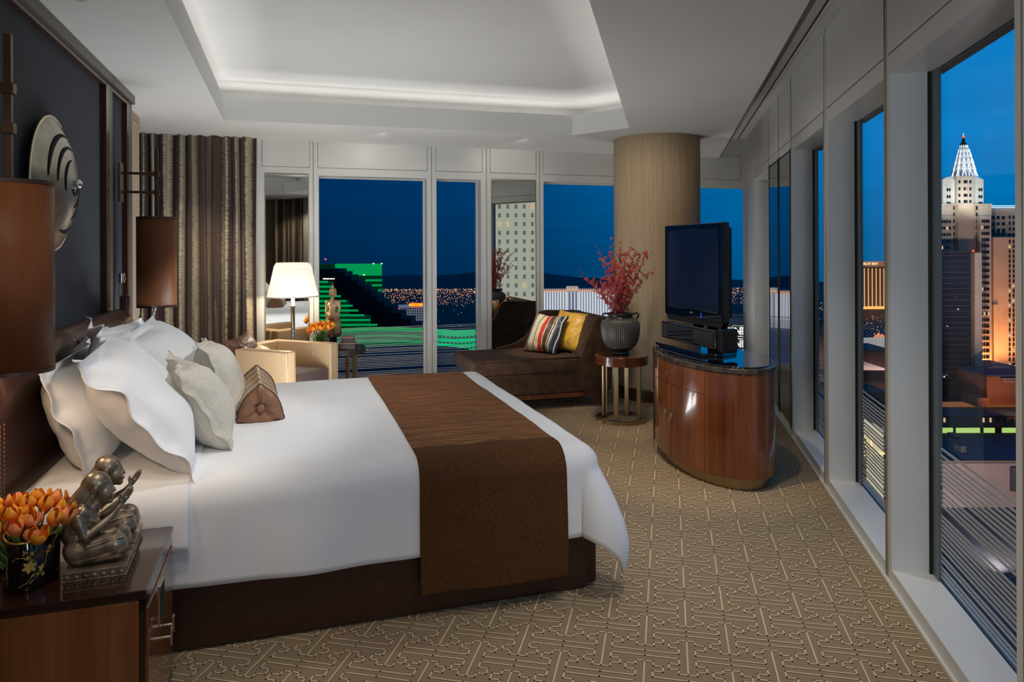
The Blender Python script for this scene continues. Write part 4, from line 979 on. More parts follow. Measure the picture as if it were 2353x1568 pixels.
# backrest: loft of side profiles across the depth, leaning outwards
def bprof(y):
    t = (y-6.40)/.80
    return [(2.66, .345), (2.70, .50), (2.765, .66), (2.83, .80), (2.868, .865), (2.93, .885), (3.01, .872), (3.045, .83), (3.05, .60), (3.03, .155), (2.75, .155)]
mb = MB(); ys = [6.385, 6.40, 6.8, 7.10, 7.20]; n = len(bprof(0)); vs = []
for k, y in enumerate(ys):
    for x, z in bprof(y):
        q = .985 if k in (0,) else 1; vs.append((cx_(2.87+(x-2.87)*q), cy_(y), z))
mb.add(vs, [(i*n+k, (i+1)*n+k, (i+1)*n+(k+1) % n, i*n+(k+1) % n) for i in range(len(ys)-1) for k in range(n)]+[tuple(range(n)), tuple((len(ys)-1)*n+k for k in range(n-1, -1, -1))])
part('backrest', mb, M_velvet, ch, bevel=.014, seg=3)
# far side wing sweeping down in an S curve
P = [(2.10, .155), (3.04, .155), (3.05, .87), (2.66, .885), (2.58, .872), (2.55, .84), (2.515, .76), (2.47, .68), (2.41, .61), (2.34, .565), (2.24, .53), (2.10, .505)]
mb = MB(); mb.extr([(cx_(x), z) for x, z in P], cy_(7.18), cy_(7.255), 'y'); part('side_wing', mb, M_velvet, ch, bevel=.012, seg=3)
part('plinth_rail', MB().box(cx_(1.78), cx_(3.02), cy_(6.43), cy_(7.20), .105, .150), M_tabletop, ch, bevel=.004, label='reddish brown wooden rail')
for x, y, s in ((2.92, 6.47, 1), (1.84, 6.47, -1), (2.92, 7.15, 1), (1.84, 7.15, -1)):
    mb = MB(); mb.add([(cx_(x)-.045, cy_(y)-.03, .108), (cx_(x)+.055, cy_(y)-.03, .108), (cx_(x)+.055, cy_(y)+.03, .108), (cx_(x)-.045, cy_(y)+.03, .108), (cx_(x)+.01*s+.005, cy_(y)-.02, 0), (cx_(x)+.045, cy_(y)-.02, 0), (cx_(x)+.045, cy_(y)+.02, 0), (cx_(x)+.01*s+.005, cy_(y)+.02, 0)], [(0,1,2,3), (7,6,5,4), (0,4,5,1), (1,5,6,2), (2,6,7,3), (3,7,4,0)]); part('leg', mb, M_tabletop, ch, bevel=.003)
me = pillow_mesh('cushion', .40, .43, .17, 0.0, M_stripe, 2.2, rip=0, pinch=.10, sag=.03)
o = free_pillow('cushion', me, 'silk cushion with red, cream, grey and brown stripes on the chaise', 'cushion', 'L', (2.41, 6.74, .525), D(-146), D(32), D(-1), .38)
me = pillow_mesh('cushion', .42, .44, .17, 0.0, [M_gold, M_goldback], 7.7, rip=0, pinch=.10, sag=.03)
for p in me.polygons: p.material_index = 0 if p.normal.z > -.1 else 1
o = free_pillow('cushion', me, 'golden yellow silk cushion leaning on the chaise back', 'cushion', 'L', (2.65, 6.72, .53), D(-148), D(30), D(-3), .40)
# ================================================================== round side tables with ring base
def round_table(label, frame, loc, R_, H_, rim, rot, Rr=None, tm=None):
    t = thing('side_table', label, 'side table', frame, loc, rot=rot); Rr = Rr or R_
    mb = MB(); mb.lathe([(R_-.012, H_-rim), (R_, H_-rim+.006), (R_, H_-rim*.46), (R_-.0015, H_-rim*.45), (R_, H_-rim*.44), (R_, H_-.006), (R_-.006, H_)], 96); o = part('tabletop', mb, tm or M_tabletop, t, smooth=False)
    soften(o)
    for k in range(4):
        a = D(45+90*k); c, s = cos(a), sin(a); r_ = Rr*.70; mb = MB(); w_, th = .021, .007
        pts = [(-w_, -th), (w_, -th), (w_, th), (-w_, th)]
        # L-shaped leg: one flange along the ring, one toward the centre
        def tr(p, q): return (r_*c+p*(-s)+q*c, r_*s+p*c+q*s)
        mb.prism([tr(*p) for p in ((-w_, 0), (w_, 0), (w_, .012), (-w_, .012))][::1], .0, H_-rim); mb.prism([tr(*p) for p in ((-w_, -.022), (-w_+.008, -.022), (-w_+.008, 0), (-w_, 0))], .0, H_-rim)
        part('leg', mb, M_bronze, t)
    for a0 in (15, 195):
        mb = MB(); n = 30; A = [D(a0+150*i/n) for i in range(n+1)]; P = [((Rr+.0)*cos(a), (Rr+.0)*sin(a)) for a in A]+[((Rr-.042)*cos(a), (Rr-.042)*sin(a)) for a in reversed(A)]
        vs = [(x, y, 0.0) for x, y in P]+[(x, y, .030) for x, y in P]; m_ = len(P)
        fs = []
        for i in range(n): fs += [(i, m_-1-i, m_-2-i, i+1), (m_+i, m_+i+1, 2*m_-2-i, 2*m_-1-i)]
        fs += [(i, (i+1) % m_, m_+(i+1) % m_, m_+i) for i in range(m_)]
        mb.add(vs, fs); part('base_ring', mb, M_bronze, t)
    return t
T1 = (.985, 6.44)
round_table('round rosewood side table with brushed bronze legs beside the chaise', 'W', (T1[0], T1[1], 0), .236, .592, .088, D(20))
T2 = (-1.77, 7.25)
t2 = round_table('dark round side table with bronze legs behind the tan armchair', 'W', (T2[0], T2[1], 0), .275, .555, .062, D(30), tm=M_boxdk)
# ------------------------------------------------------------------ ribbed vase and red branches
VZ = .592
vs_ = thing('ribbed_vase', 'large black and grey ribbed ceramic jar with small shoulder handles', 'vase', 'W', (T1[0]-.01, T1[1], VZ))
prof = [(.060, 0), (.082, .004), (.084, .014), (.070, .026), (.078, .036)]
mb = MB(); mb.lathe(prof+[(.105, .050), (.128, .080)], 96); part('foot', mb, M_vasebk, vs_, smooth=True, label='smooth black foot')
def ribs(r, z, a): return r*(1+(.030*max(0, sin(a*60))**.7 if .075 < z < .318 else 0)*min(1, (z-.075)/.02)*min(1, max(0, (.318-z))/.02))
bp = [(.122, .068), (.140, .090), (.154, .125), (.164, .170), (.170, .215), (.172, .250), (.168, .282), (.156, .305), (.140, .320), (.124, .328)]
mb = MB(); mb.lathe(bp, 480, rfun=ribs, closed=False); part('ribbed_body', mb, M_vaserib, vs_, smooth=True)
mb = MB(); mb.lathe([(.124, .326), (.112, .336), (.108, .350), (.122, .362), (.124, .368), (.118, .372), (.104, .370), (.095, .35), (.09, .25), (.02, .22)], 96, closed=False); part('neck', mb, M_vasebk, vs_, smooth=True)
for s in (-1, 1):
    mb = MB(); mb.tube([(s*.145, -.02, .318), (s*.158, -.022, .340), (s*.160, -.022, .362), (s*.146, -.02, .372), (s*.118, -.016, .366)], .0075, 10); part('handle', mb, M_vasebk, vs_, smooth=True)
rnd = random.Random(21)
def branch(i):
    t = thing('red_branch', 'dried branch with small red leaves standing in the ribbed jar', 'branch', 'W', (T1[0]-.01+rnd.uniform(-.03, .03), T1[1]+rnd.uniform(-.03, .03), VZ+.22), group='dried red branches in the ribbed jar')
    an = 2*pi*i/30*1.618*3; spread = rnd.uniform(.05, .52); h = rnd.uniform(.58, .92)-spread*.55
    tip = Vector((cos(an)*spread, sin(an)*spread*.8, h)); mid = Vector((tip.x*.22, tip.y*.22, h*.55)); n = 12; P = []
    for k in range(n+1):
        s = k/n; p = mid*2*s*(1-s)+tip*s*s; p += Vector((rnd.uniform(-.008, .008), rnd.uniform(-.008, .008), 0))*(1 if 0 < k else 0); P.append(p)
    mb = MB(); mb.tube(P, [.0028*(1-.65*k/n) for k in range(n+1)], 5); lv = MB()
    def leaves(p, d, cnt):
        for _ in range(cnt):
            q = Vector((rnd.gauss(0, 1), rnd.gauss(0, 1), rnd.gauss(.4, 1))).normalized(); L_ = rnd.uniform(.010, .022); side = q.cross(Vector((rnd.random(), rnd.random(), rnd.random()))).normalized()*L_*.24
            b0 = p+Vector((rnd.gauss(0, .004), rnd.gauss(0, .004), rnd.gauss(0, .004))); up = q.cross(side).normalized()*L_*.12
            lv.add([b0, b0+q*L_*.5+side, b0+q*L_, b0+q*L_*.5-side, b0+q*L_*.5+up], [(0,1,4), (1,2,4), (2,3,4), (3,0,4)])
    for k in range(3, n+1):
        if k > 10 and rnd.random() < .5: leaves(P[k], None, 3)
        else: leaves(P[k], None, 15)
        if k in (5, 7, 9) or (k > 4 and rnd.random() < .35):
            d = Vector((rnd.gauss(0, 1), rnd.gauss(0, 1), rnd.uniform(.2, 1.4))).normalized()*rnd.uniform(.06, .15); Q = [P[k], P[k]+d*.5+Vector((0, 0, .008)), P[k]+d]
            mb.tube(Q, [.0015, .0012, .0007], 4)
            for f_ in (.25, .4, .55, .7, .85, 1.0): leaves(P[k]+d*f_, None, 8 if f_ < .85 else 3)
    part('stem', mb, M_twig, t); part('leaves', lv, M_red, t)['kind'] = 'stuff'
for i in range(30): branch(i)
# ------------------------------------------------------------------ floor lamp, buddha, tulips, box on the table behind the chair
fl_ = thing('floor_lamp', 'floor lamp with glowing white conical shade and chrome pole', 'lamp', 'W', (-2.243, 7.30, 0))
part('base', MB().lathe([(.12, 0), (.13, .004), (.13, .02), (.02, .03), (.016, .04)], 48), M_chrome, fl_, smooth=True)
part('pole', MB().lathe([(.020, .03), (.020, .62), (.024, .63), (.020, .64), (.020, .96), (.036, .965), (.036, .975), (.018, .98), (.018, 1.05)], 32), M_chrome, fl_, smooth=True)
part('shade', MB().lathe([(.256, 1.065), (.222, 1.20), (.183, 1.375)], 72, closed=False), M_lampshade, fl_, smooth=True, solid=.002)
part('shade_trim', MB().lathe([(.258, 1.063), (.256, 1.074), (.2535, 1.074), (.2555, 1.063)], 72, closed=False), M_linen, fl_, smooth=True)
part('shade_trim', MB().lathe([(.1855, 1.372), (.182, 1.383), (.176, 1.385), (.172, 1.402), (.170, 1.402), (.174, 1.383)], 72, closed=False), M_lampshade, fl_, smooth=True)
mb = MB(); mb.ell((0, 0, 1.18), (.035, .035, .05), 16, 10); part('bulb', mb, glow('lamp_bulb_glow', (1, .85, .65), 3), fl_, smooth=True)
l = bpy.data.lights.new('lamp_bulb', 'POINT'); l.energy = 12; l.color = (1, .82, .6); l.shadow_soft_size = .05; o = bpy.data.objects.new('lamp_bulb', l); COL.objects.link(o); o.parent = fl_; o.location = (0, 0, 1.10)
TZ = .556
bd = thing('buddha_statue', 'standing weathered gilt buddha figure on a dark blue stand', 'statue', 'W', (-1.835, 7.30, TZ), rot=D(-10))
H = [ # front is -y
 ('e', (0,0,.470), (.030,.032,.037)), ('e', (0,.002,.500), (.031,.032,.022)), ('e', (0,.002,.527), (.014,.014,.016)), ('c', (0,.002,.54), (0,.002,.575), .005, .0022),
 ('e', (0,-.028,.468), (.006,.008,.010)), ('c', (-.010,-.029,.455), (.010,-.029,.455), .0035, .0035), ('e', (-.032,0,.464), (.005,.008,.017)), ('e', (.032,0,.464), (.005,.008,.017)),
 ('c', (0,0,.43), (0,0,.40), .016, .018), ('c', (-.045,0,.392), (.045,0,.392), .019, .019), ('e', (0,-.004,.365), (.047,.028,.038)), ('c', (0,0,.34), (0,0,.27), .034, .036),
 ('c', (-.035,-.004,.283), (.035,-.004,.283), .019, .019), ('e', (0,-.008,.275), (.045,.030,.014)), ('e', (0,-.032,.258), (.007,.006,.010)),
 ('c', (-.022,0,.26), (-.030,0,.11), .028, .036), ('c', (.022,0,.26), (.030,0,.11), .028, .036), ('c', (0,0,.26), (0,0,.11), .03, .036), ('e', (-.05,.006,.12), (.030,.028,.05)), ('e', (.05,.006,.12), (.030,.028,.05)), ('e', (.0,-.012,.13), (.020,.03,.09)),
 ('c', (-.047,.008,.27), (-.062,.010,.12), .010, .016), ('c', (.047,.008,.27), (.062,.010,.12), .010, .016)]
for s in (-1, 1): H += [('c', (s*.056,.002,.388), (s*.062,.004,.33), .0165, .0135), ('c', (s*.062,.004,.33), (s*.058,-.010,.272), .0125, .009), ('e', (s*.058,-.014,.258), (.008,.007,.016)), ('e', (s*.060,.004,.16), (.012,.022,.09))]
bm_ = fuse('buddha_body', H, .0032, M_buddha, 2, .45); o = link('figure', bm_, bd); o.location = (0, 0, .015); o.scale = (1.14, 1.14, 1.12)
part('stand', MB().lathe([(.052, 0), (.055, .012), (.048, .02), (.040, .03), (.040, .090), (.05, .095)], 32), M_skirt, bd, smooth=True, label='glossy navy pedestal')
gv = thing('glass_vase', 'small clear glass vase of orange tulips on the dark round table', 'vase', 'W', (-1.93, 7.14, TZ))
part('body', MB().lathe([(.03, 0), (.045, .003), (.052, .06), (.055, .12), (.052, .12), (.049, .06), (.042, .008), (.0, .006)], 40, closed=False), M_vaseglass, gv, smooth=True)
part('water', MB().lathe([(.041, .009), (.0475, .055), (.048, .075)], 32), mat('green_water', (.10,.2,.04), .1), gv, smooth=True)
for i, (x, y, h) in enumerate([(-.07,-.04,.205),(-.035,-.07,.215),(0,-.05,.225),(.035,-.07,.225),(.075,-.03,.235),(.10,-.05,.225),(.05,0,.25),(.01,.02,.255),(-.03,.0,.24),(-.06,.02,.23),(.12,0,.235),(.085,.04,.25),(-.095,-.01,.185),(.02,.07,.25)]):
    tulip('W', (-1.93+x*.25, 7.14+y*.25, TZ+.012), (x*.75, y*.75, 0), h-.05, [B1, B2][i % 2], ['half-closed orange tulip in the clear glass vase behind the armchair', 'wide-open orange tulip in the clear glass vase behind the armchair'][i % 2], 'orange tulips in the glass vase', 1.25, 1 if i % 2 else 0, rnd)
bx = thing('stacked_box', 'small dark lacquered two-tier box on the round table by the buddha', 'box', 'W', (-1.635, 7.09, TZ), rot=D(8))
part('lower_tier', MB().box(-.076, .076, -.05, .05, 0, .055), M_boxdk, bx, bevel=.003)
part('middle_rim', MB().box(-.082, .082, -.055, .055, .055, .066), M_boxred, bx, bevel=.003)
part('upper_tier', MB().box(-.062, .062, -.042, .042, .066, .118), M_boxdk, bx, bevel=.003)
part('lid_rim', MB().box(-.066, .066, -.046, .046, .113, .124), M_boxred, bx, bevel=.003)
# ================================================================== oval tv cabinet
CC = (1.43, 5.16); CA, CB, CPH = .665, .340, 1.73
cb = thing('tv_cabinet', 'glossy rosewood oval tv cabinet with brown marble edge and bronze plinth', 'cabinet', 'W', (CC[0], CC[1], 0), rot=CPH)
def ov(th, k=0): return ((CA+k)*cos(th), (CB+k)*sin(th))
def oval(mb, k, z0, z1, n=128, mi=0): return mb.prism([ov(2*pi*i/n, k) for i in range(n)], z0, z1, mi)
def smooth_sides(o): soften(o)
smooth_sides(part('plinth', oval(MB(), -.042, 0, .085), M_bronze, cb))
smooth_sides(part('body', oval(MB(), -.006, .076, .745), M_cab, cb))
def shell(t0, t1, z0, z1, k0, k1, n=None):
    mb = MB(); n = n or max(4, int(abs(t1-t0)/D(3))); A = [t0+(t1-t0)*i/n for i in range(n+1)]
    P = [ov(a, k1) for a in A]+[ov(a, k0) for a in reversed(A)]; m_ = len(P)
    vs = [(x, y, z0) for x, y in P]+[(x, y, z1) for x, y in P]; fs = []
    for i in range(n): fs += [(i, m_-1-i, m_-2-i, i+1), (m_+i, m_+i+1, 2*m_-2-i, 2*m_-1-i)]
    fs += [(i, (i+1) % m_, m_+(i+1) % m_, m_+i) for i in range(m_)]
    return mb.add(vs, fs)
S = lambda o: (smooth_sides(o), o)[1]
S(part('side_veneer', shell(D(133.4), D(388), .078, .742, -.006, .0), M_cab, cb))
dr = S(part('drawer', shell(D(60), D(132.9), .592, .742, -.006, .0), M_cab, cb))
d1 = S(part('door', shell(D(60), D(98.2), .078, .588, -.006, .0), M_cab, cb)); d2 = S(part('door', shell(D(98.7), D(132.9), .078, .588, -.006, .0), M_cab, cb))
S(part('marble_top', oval(MB(), .006, .747, .779), M_marble, cb, bevel=.004)); S(part('glass_top', oval(MB(), -.03, .7792, .788), M_blkglass, cb, bevel=.002))
part('back_panel', MB().box(.59, .625, .08, .205, .02, .76), M_dkwood, cb, bevel=.003)
def knob(th, z, par):
    x, y = ov(th, 0); nx, ny = cos(th)/CA, sin(th)/CB; L_ = math.hypot(nx, ny); nx /= L_; ny /= L_; mb = MB()
    mb.tube([(x, y, z), (x+nx*.016, y+ny*.016, z)], .005, 8)
    tx, ty = -ny, nx; c = Vector((x+nx*.02, y+ny*.02, z)); a = .015; v_ = []
    for dz in (-a, a):
        for p, q in ((-a, -.005), (a, -.005), (a, .005), (-a, .005)): v_.append((c.x+tx*p+nx*q, c.y+ty*p+ny*q, c.z+dz))
    mb.add(v_, [(0,3,2,1), (4,5,6,7), (0,1,5,4), (1,2,6,5), (2,3,7,6), (3,0,4,7)]); return part('knob', mb, M_brass, par, bevel=.001)
knob(D(95), .665, dr); knob(D(93.5), .395, d1); k2 = knob(D(102), .388, d2)
x, y = ov(D(98), .012); mb = MB(); mb.tube([(x+.012*cos(q), y, .345+.014*sin(q)) for q in [2*pi*i/12 for i in range(13)]], .0018, 6); mb.box(x-.003, x+.004, y-.001, y+.001, .275, .333); part('key', mb, M_brass, d2)
# ------------------------------------------------------------------ television on its stand with a speaker bar
pL = Vector((1.235, 5.73, 0)); pR = Vector((1.462, 4.95, 0)); dT = (pR-pL); wT = dT.length; cT = (pL+pR)/2; aT = math.atan2(dT.y, dT.x)
tv = thing('television', 'black flat-screen television standing on the oval cabinet', 'television', 'W', (cT.x, cT.y, .7885), rot=aT)
# local x: along the screen, front faces -y
h = wT/2; z0, z1 = 1.025-.7885, 1.728-.7885
part('housing', MB().box(-h, h, .0, .055, z0, z1), M_blkplastic, tv, bevel=.008, seg=3)
part('rear_shell', MB().box(-h+.05, h-.06, .05, .12, z0+.02, z1-.03), M_blkplastic, tv, bevel=.02, seg=3)
bz = MB(); t_ = .035
bz.box(-h+.004, h-.004, -.010, .0, z1-.045, z1-.004).box(-h+.004, h-.004, -.010, .0, z0+.002, z0+.065).box(-h+.004, -h+.045, -.010, .0, z0+.06, z1-.04).box(h-.045, h-.004, -.010, .0, z0+.06, z1-.04)
part('bezel', bz, M_blkglass, tv, bevel=.002); part('screen', MB().box(-h+.042, h-.042, -.004, .001, z0+.062, z1-.042), M_screen, tv)
part('logo_plate', MB().box(-.022, .022, -.0115, -.010, z0+.036, z0+.046), mat('grey_logo', (.16,.16,.17), .4), tv)
part('status_light', MB().box(.135, .139, -.012, -.010, z0+.008, z0+.05), glow('blue_led', (.02, .08, 1), 1.2), tv)
mb = MB(); P = [(-h, z0+.004), (h, z0+.004), (h-.02, z0-.04), (-h+.03, z0-.045)]; mb.extr(P, -.002, .05, 'y'); part('lower_lip', mb, M_blkplastic, tv, bevel=.004)
part('neck', MB().box(.13, .26, .04, .10, .02, .45), M_blkplastic, tv, bevel=.01); part('bracket', MB().box(-.02, .06, .02, .06, z0-.09, z0-.03), M_blkplastic, tv)
mb = MB(); mb.prism([(-.33, -.135), (.335, -.135), (.40, .0), (.335, .155), (-.26, .155), (-.38, .05)], .0, .022); part('base_plate', mb, M_blkglass, tv, bevel=.003)
sb = thing('speaker_bar', 'glossy black speaker bar mounted beneath the television', 'speaker', 'W', (cT.x, cT.y, .835), rot=aT)
sb.location = Vector((cT.x, cT.y, .838))
part('body', MB().box(-h+.02, h-.01, -.055, .0, 0, .135), M_blkglass, sb, bevel=.012, seg=3); part('end_module', MB().box(h-.012, h+.055, -.045, .085, -.015, .150), M_blkplastic, sb, bevel=.012, seg=3)
part('grille', MB().box(.10, h-.035, -.058, -.054, .012, .123), M_grille, sb, bevel=.004); part('grille', MB().box(-h+.035, -.28, -.058, -.054, .012, .123), M_grille, sb, bevel=.004)
part('bracket', MB().box(.14, .25, -.01, .06, .02, .12), M_blkplastic, sb)

# ------------------------------------------------------------------ small recessed fittings of the ceiling
for k, (p_, z_, lab) in enumerate((((1.13, 8.30), H1, 'small recessed ceiling downlight beside the column near the windows'), ((-1.98, 3.25), H1, 'small recessed ceiling downlight above the headboard wall at the top of the view'), (tuple(RW(.80, 8.7).xy), H2, 'small recessed downlight in the curtain recess at the far corner'))):
    t_ = thing('ceiling_downlight', lab, 'downlight', 'W', (p_[0], p_[1], z_-.004))
    part('trim_ring', MB().lathe([(.030, .003), (.034, -.002), (.048, -.002), (.050, .004)], 32, closed=False), M_white, t_, smooth=True)
    part('lens', MB().lathe([(.031, .0025), (.0, .0025)], 24, closed=False), M_joint, t_)
# ================================================================== the city outside, some 118 m below the room
GZ = -118.0
M_ground = noisy('city_ground', (.022,.024,.034), (.05,.045,.05), .02, .9, det=6)
M_mount = mat('mountain_rock', (.045,.05,.07), .95)
M_concrete = noisy('pale_concrete', (.42,.38,.34), (.48,.44,.39), .2, .8)
M_conc_warm = noisy('warm_concrete', (.40,.30,.22), (.46,.36,.27), .15, .8)
M_darkroof = noisy('dark_roof', (.022,.030,.042), (.035,.045,.062), .1, .8)
M_blueroof = noisy('slate_blue_roof', (.045,.055,.095), (.06,.07,.115), .1, .8)
M_tealroof = mat('teal_roof', (.035,.06,.07), .8)
M_pinkwall = noisy('mauve_plaster', (.20,.155,.15), (.24,.185,.18), .1, .85)
M_brownwall = noisy('brown_plaster', (.13,.08,.055), (.16,.10,.07), .3, .85)
M_brick = noisy('terracotta_wall', (.19,.075,.05), (.23,.095,.065), .3, .85)
M_winglass = mat('dark_window', (.012,.013,.018), .12)
M_towerglass = mat('dark_curtain_wall', (.012,.011,.022), .08, 0, .7)
M_mullion = mat('tower_band', (.09,.075,.09), .5)
M_green = mat('green_floodlit_fascia', (.02,.3,.1), .7, emit=(0, .30, .065), es=1.0)  # emission stands in for green floodlighting on the bands
M_green2 = mat('bright_green_lit_fascia', (.02,.3,.1), .7, emit=(.0, .62, .22), es=1.0)  # green lighting of the arcade put in as emission
M_greendk = mat('green_glow_glass', (.004,.03,.012), .8, emit=(0,.016,.005), es=1)  # faint green emission put in for light on the dark walls
M_blackwing = mat('dark_wing', (.004,.007,.014), .8)
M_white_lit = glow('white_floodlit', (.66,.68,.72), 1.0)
G_warm = glow('warm_light', (1.0,.38,.15), 2.2); G_white = glow('white_light', (1.0,.85,.68), 2.2); G_red = glow('red_light', (1.0,.10,.05), 1.6); G_blue = glow('blue_light', (.25,.55,1.0), 1.5)
G_amber = glow('amber_light', (1.0,.50,.12), 1.2); G_gwin = glow('green_shop_light', (.55,.80,.22), .85); G_neon = glow('crown_neon', (.75,.90,1.0), 1.6); G_pink = glow('pink_neon', (1,.35,.6), 1.2); G_sign = glow('sign_white', (1,.95,.85), 1.8)
for m_ in (M_green, M_green2, M_greendk):
    try: m_.cycles.emission_sampling = 'NONE'
    except Exception: pass
def pbox(mb, x0, x1, y0, y1, Y, dep=20, mi=0, bot=None):
    """box whose front face fills the rectangle seen between the two image corners at distance Y"""
    a = at(x0, y1, Y); b = at(x1, y0, Y); return mb.box(a.x, b.x, Y, Y+dep, a.z if bot is None else bot, b.z, mi)
def building(name, label, cat='building', group=None):
    o = bpy.data.objects.new(name, None); COL.objects.link(o); return tag(o, label, cat, group)
def bpart(n, mb, m, p, **k): return part(n, mb, m, p, **k)
gd = MB(); n = 64
gd.lathe([(0.1, 0), (300, 0), (900, 0), (2080, 0)], 64, c=(0, 0, GZ), closed=False); struct('ground_city', gd, M_ground)
# mountains beyond the valley
mb = MB(); N_ = 240; R0 = 2080
def ridge(px):
    pts = [(-400,640),(300,640),(700,634),(860,636),(930,630),(1000,634),(1060,628),(1110,622),(1180,624),(1260,628),(1330,637),(1420,645),(1600,652),(1670,650),(1690,648),(1712,653),(1800,655),(1960,668),(2400,672),(3200,660)]
    for (a, b), (c, d) in zip(pts, pts[1:]):
        if a <= px <= c: return b+(d-b)*(px-a)/(c-a)
    return 650
vs = []
for i in range(N_+1):
    px = -400+3400*i/N_; wob = 1.6*noise.noise(Vector((px*.03, 0, 0)))+.8*noise.noise(Vector((px*.11, 3, 0)))
    d = at(px, 600, 1.0); k = 1/math.hypot(d.x, 1)
    for (R_, f) in ((2075, 0), (2180, .35), (2350, .8), (2500, 1.0), (2800, .3)):
        Yd = R_*k; zt = at(px, ridge(px)+wob, 2500*k).z; z = GZ-1+(zt-GZ)*f+(3*noise.noise(Vector((px*.05, R_*.01, 1))) if 0 < f < 1 else 0); vs.append((d.x*Yd, Yd, z))
mb.add(vs, [(i*5+j, (i+1)*5+j, (i+1)*5+j+1, i*5+j+1) for i in range(N_) for j in range(4)]); struct('mountain_ridge', mb, M_mount, smooth=True)['kind'] = 'structure'
# lights of the valley: nobody could count them
rnd = random.Random(3)
def lights(name, m, n, f, size):
    mb = MB()
    for _ in range(n):
        p, s = f(); s *= size
        mb.add([p+Vector((s,0,0)), p+Vector((-s,0,0)), p+Vector((0,s,0)), p+Vector((0,-s,0)), p+Vector((0,0,s)), p+Vector((0,0,-s))], [(0,2,4),(2,1,4),(1,3,4),(3,0,4),(2,0,5),(1,2,5),(3,1,5),(0,3,5)])
    o = link(name, mb.mesh(name, m)); tag(o, None, None, None, 'stuff'); return o
def far(lo, hi, x0=700, x1=1760):
    def f():
        px = rnd.uniform(x0, x1); t = rnd.random()**1.5; D0 = hi-(hi-lo)*t
        rowq = round(D0/26)*26+rnd.gauss(0, 4) if rnd.random() < .8 else D0
        d = at(px, 600, 1.0); p = Vector((d.x*rowq, rowq, GZ+2+rnd.random()*2)); return p, rnd.uniform(.5, 1.25)*rowq/1700
    return f
o = lights('valley_lights', G_warm, 3000, far(1480, 2060), .62); o['label'] = 'amber street lights of the valley below the mountains'; 
o = lights('valley_lights', G_white, 800, far(1430, 2060), .60); o['label'] = 'white street lights of the valley below the mountains'
o = lights('valley_lights', G_red, 200, far(1350, 2040), .6); o['label'] = 'red lights scattered over the valley'
o = lights('near_lights', G_white, 110, far(480, 1350), .75); o['label'] = 'sparse white lights in the darker near blocks'
o = lights('near_lights', G_blue, 50, far(520, 1350), .8); o['label'] = 'sparse blue lights in the darker near blocks'
o = lights('strip_lights', G_warm, 520, far(330, 1500, 1860, 2060), .75); o['label'] = 'amber lights along the boulevard seen through the second window'
o = lights('strip_lights', G_white, 240, far(330, 1500, 1860, 2060), .75); o['label'] = 'white lights along the boulevard seen through the second window'
# ---- low dark blocks, so that the near ground is not empty
def blocks(name, lab, specs, m):
    for (x0, x1, y0, Y, dep, h) in specs:
        a = at(x0, y0, Y); b = at(x1, y0, Y); mb = MB(); mb.box(a.x, b.x, Y, Y+dep, GZ, GZ+h); o = solo(name, mb, m, lab, 'building', group='low dark blocks in the valley')
# ---- green-lit stepped hotel
gh = building('stepped_hotel', 'huge stepped hotel floodlit green with dark window bands')
mb = MB(); pbox(mb, 560, 876, 607, 690, 520, 5, bot=GZ); bpart('main_block', mb, M_greendk, gh)
mb = MB(); pbox(mb, 770, 877, 606, 634, 519, .8); bpart('crown_fascia', mb, M_green, gh)
for k in range(5):
    mb = MB(); y = 642+k*11.5; pbox(mb, 800+k*3, 877, y, y+5, 519, .8); bpart('floor_band', mb, M_green, gh)
mb = MB(); pbox(mb, 560, 775, 622, 640, 505, 20, bot=GZ); bpart('rear_tower', mb, M_blackwing, gh)
mb = MB(); pbox(mb, 560, 762, 646, 700, 440, 3, bot=GZ); pbox(mb, 560, 800, 690, 760, 439, 3, bot=GZ); pbox(mb, 560, 850, 725, 760, 438, 3, bot=GZ); bpart('front_block', mb, M_greendk, gh)
ends = [758, 768, 778, 788, 800, 815, 828, 842, 856, 872, 884]
for k, xe in enumerate(ends):
    mb = MB(); y = 646+k*11; pbox(mb, 560, xe-6, y, y+5.2, 436, 1.5); bpart('floor_band', mb, M_green, gh)
steps = [(735, 778, 619), (778, 792, 626), (792, 806, 634), (806, 822, 645), (822, 838, 657), (838, 853, 669), (853, 868, 681), (868, 884, 693), (884, 902, 706), (902, 922, 719), (922, 944, 733), (944, 962, 747)]
for k, (x0, x1, y) in enumerate(steps):
    mb = MB(); pbox(mb, x0, x1, y, 700, 480-k*2, 24, bot=GZ); bpart('terrace_wing', mb, M_blackwing, gh)
mb = MB()
for x in (744, 749, 754, 760, 766, 836, 858, 877): 
    p = at(x, 641 if x < 800 else (632 if x == 836 else 606), 430 if x < 800 else 515); s = .55; mb.box(p.x-s, p.x+s, p.y, p.y+s, p.z-s*.6, p.z+s*.6)
bpart('roof_lamps', mb, G_white, gh)['kind'] = 'stuff'; mb = MB(); p = at(748, 596, 505); mb.ell(tuple(p), (.7, .7, .7), 8, 6); bpart('beacon', mb, G_red, gh)
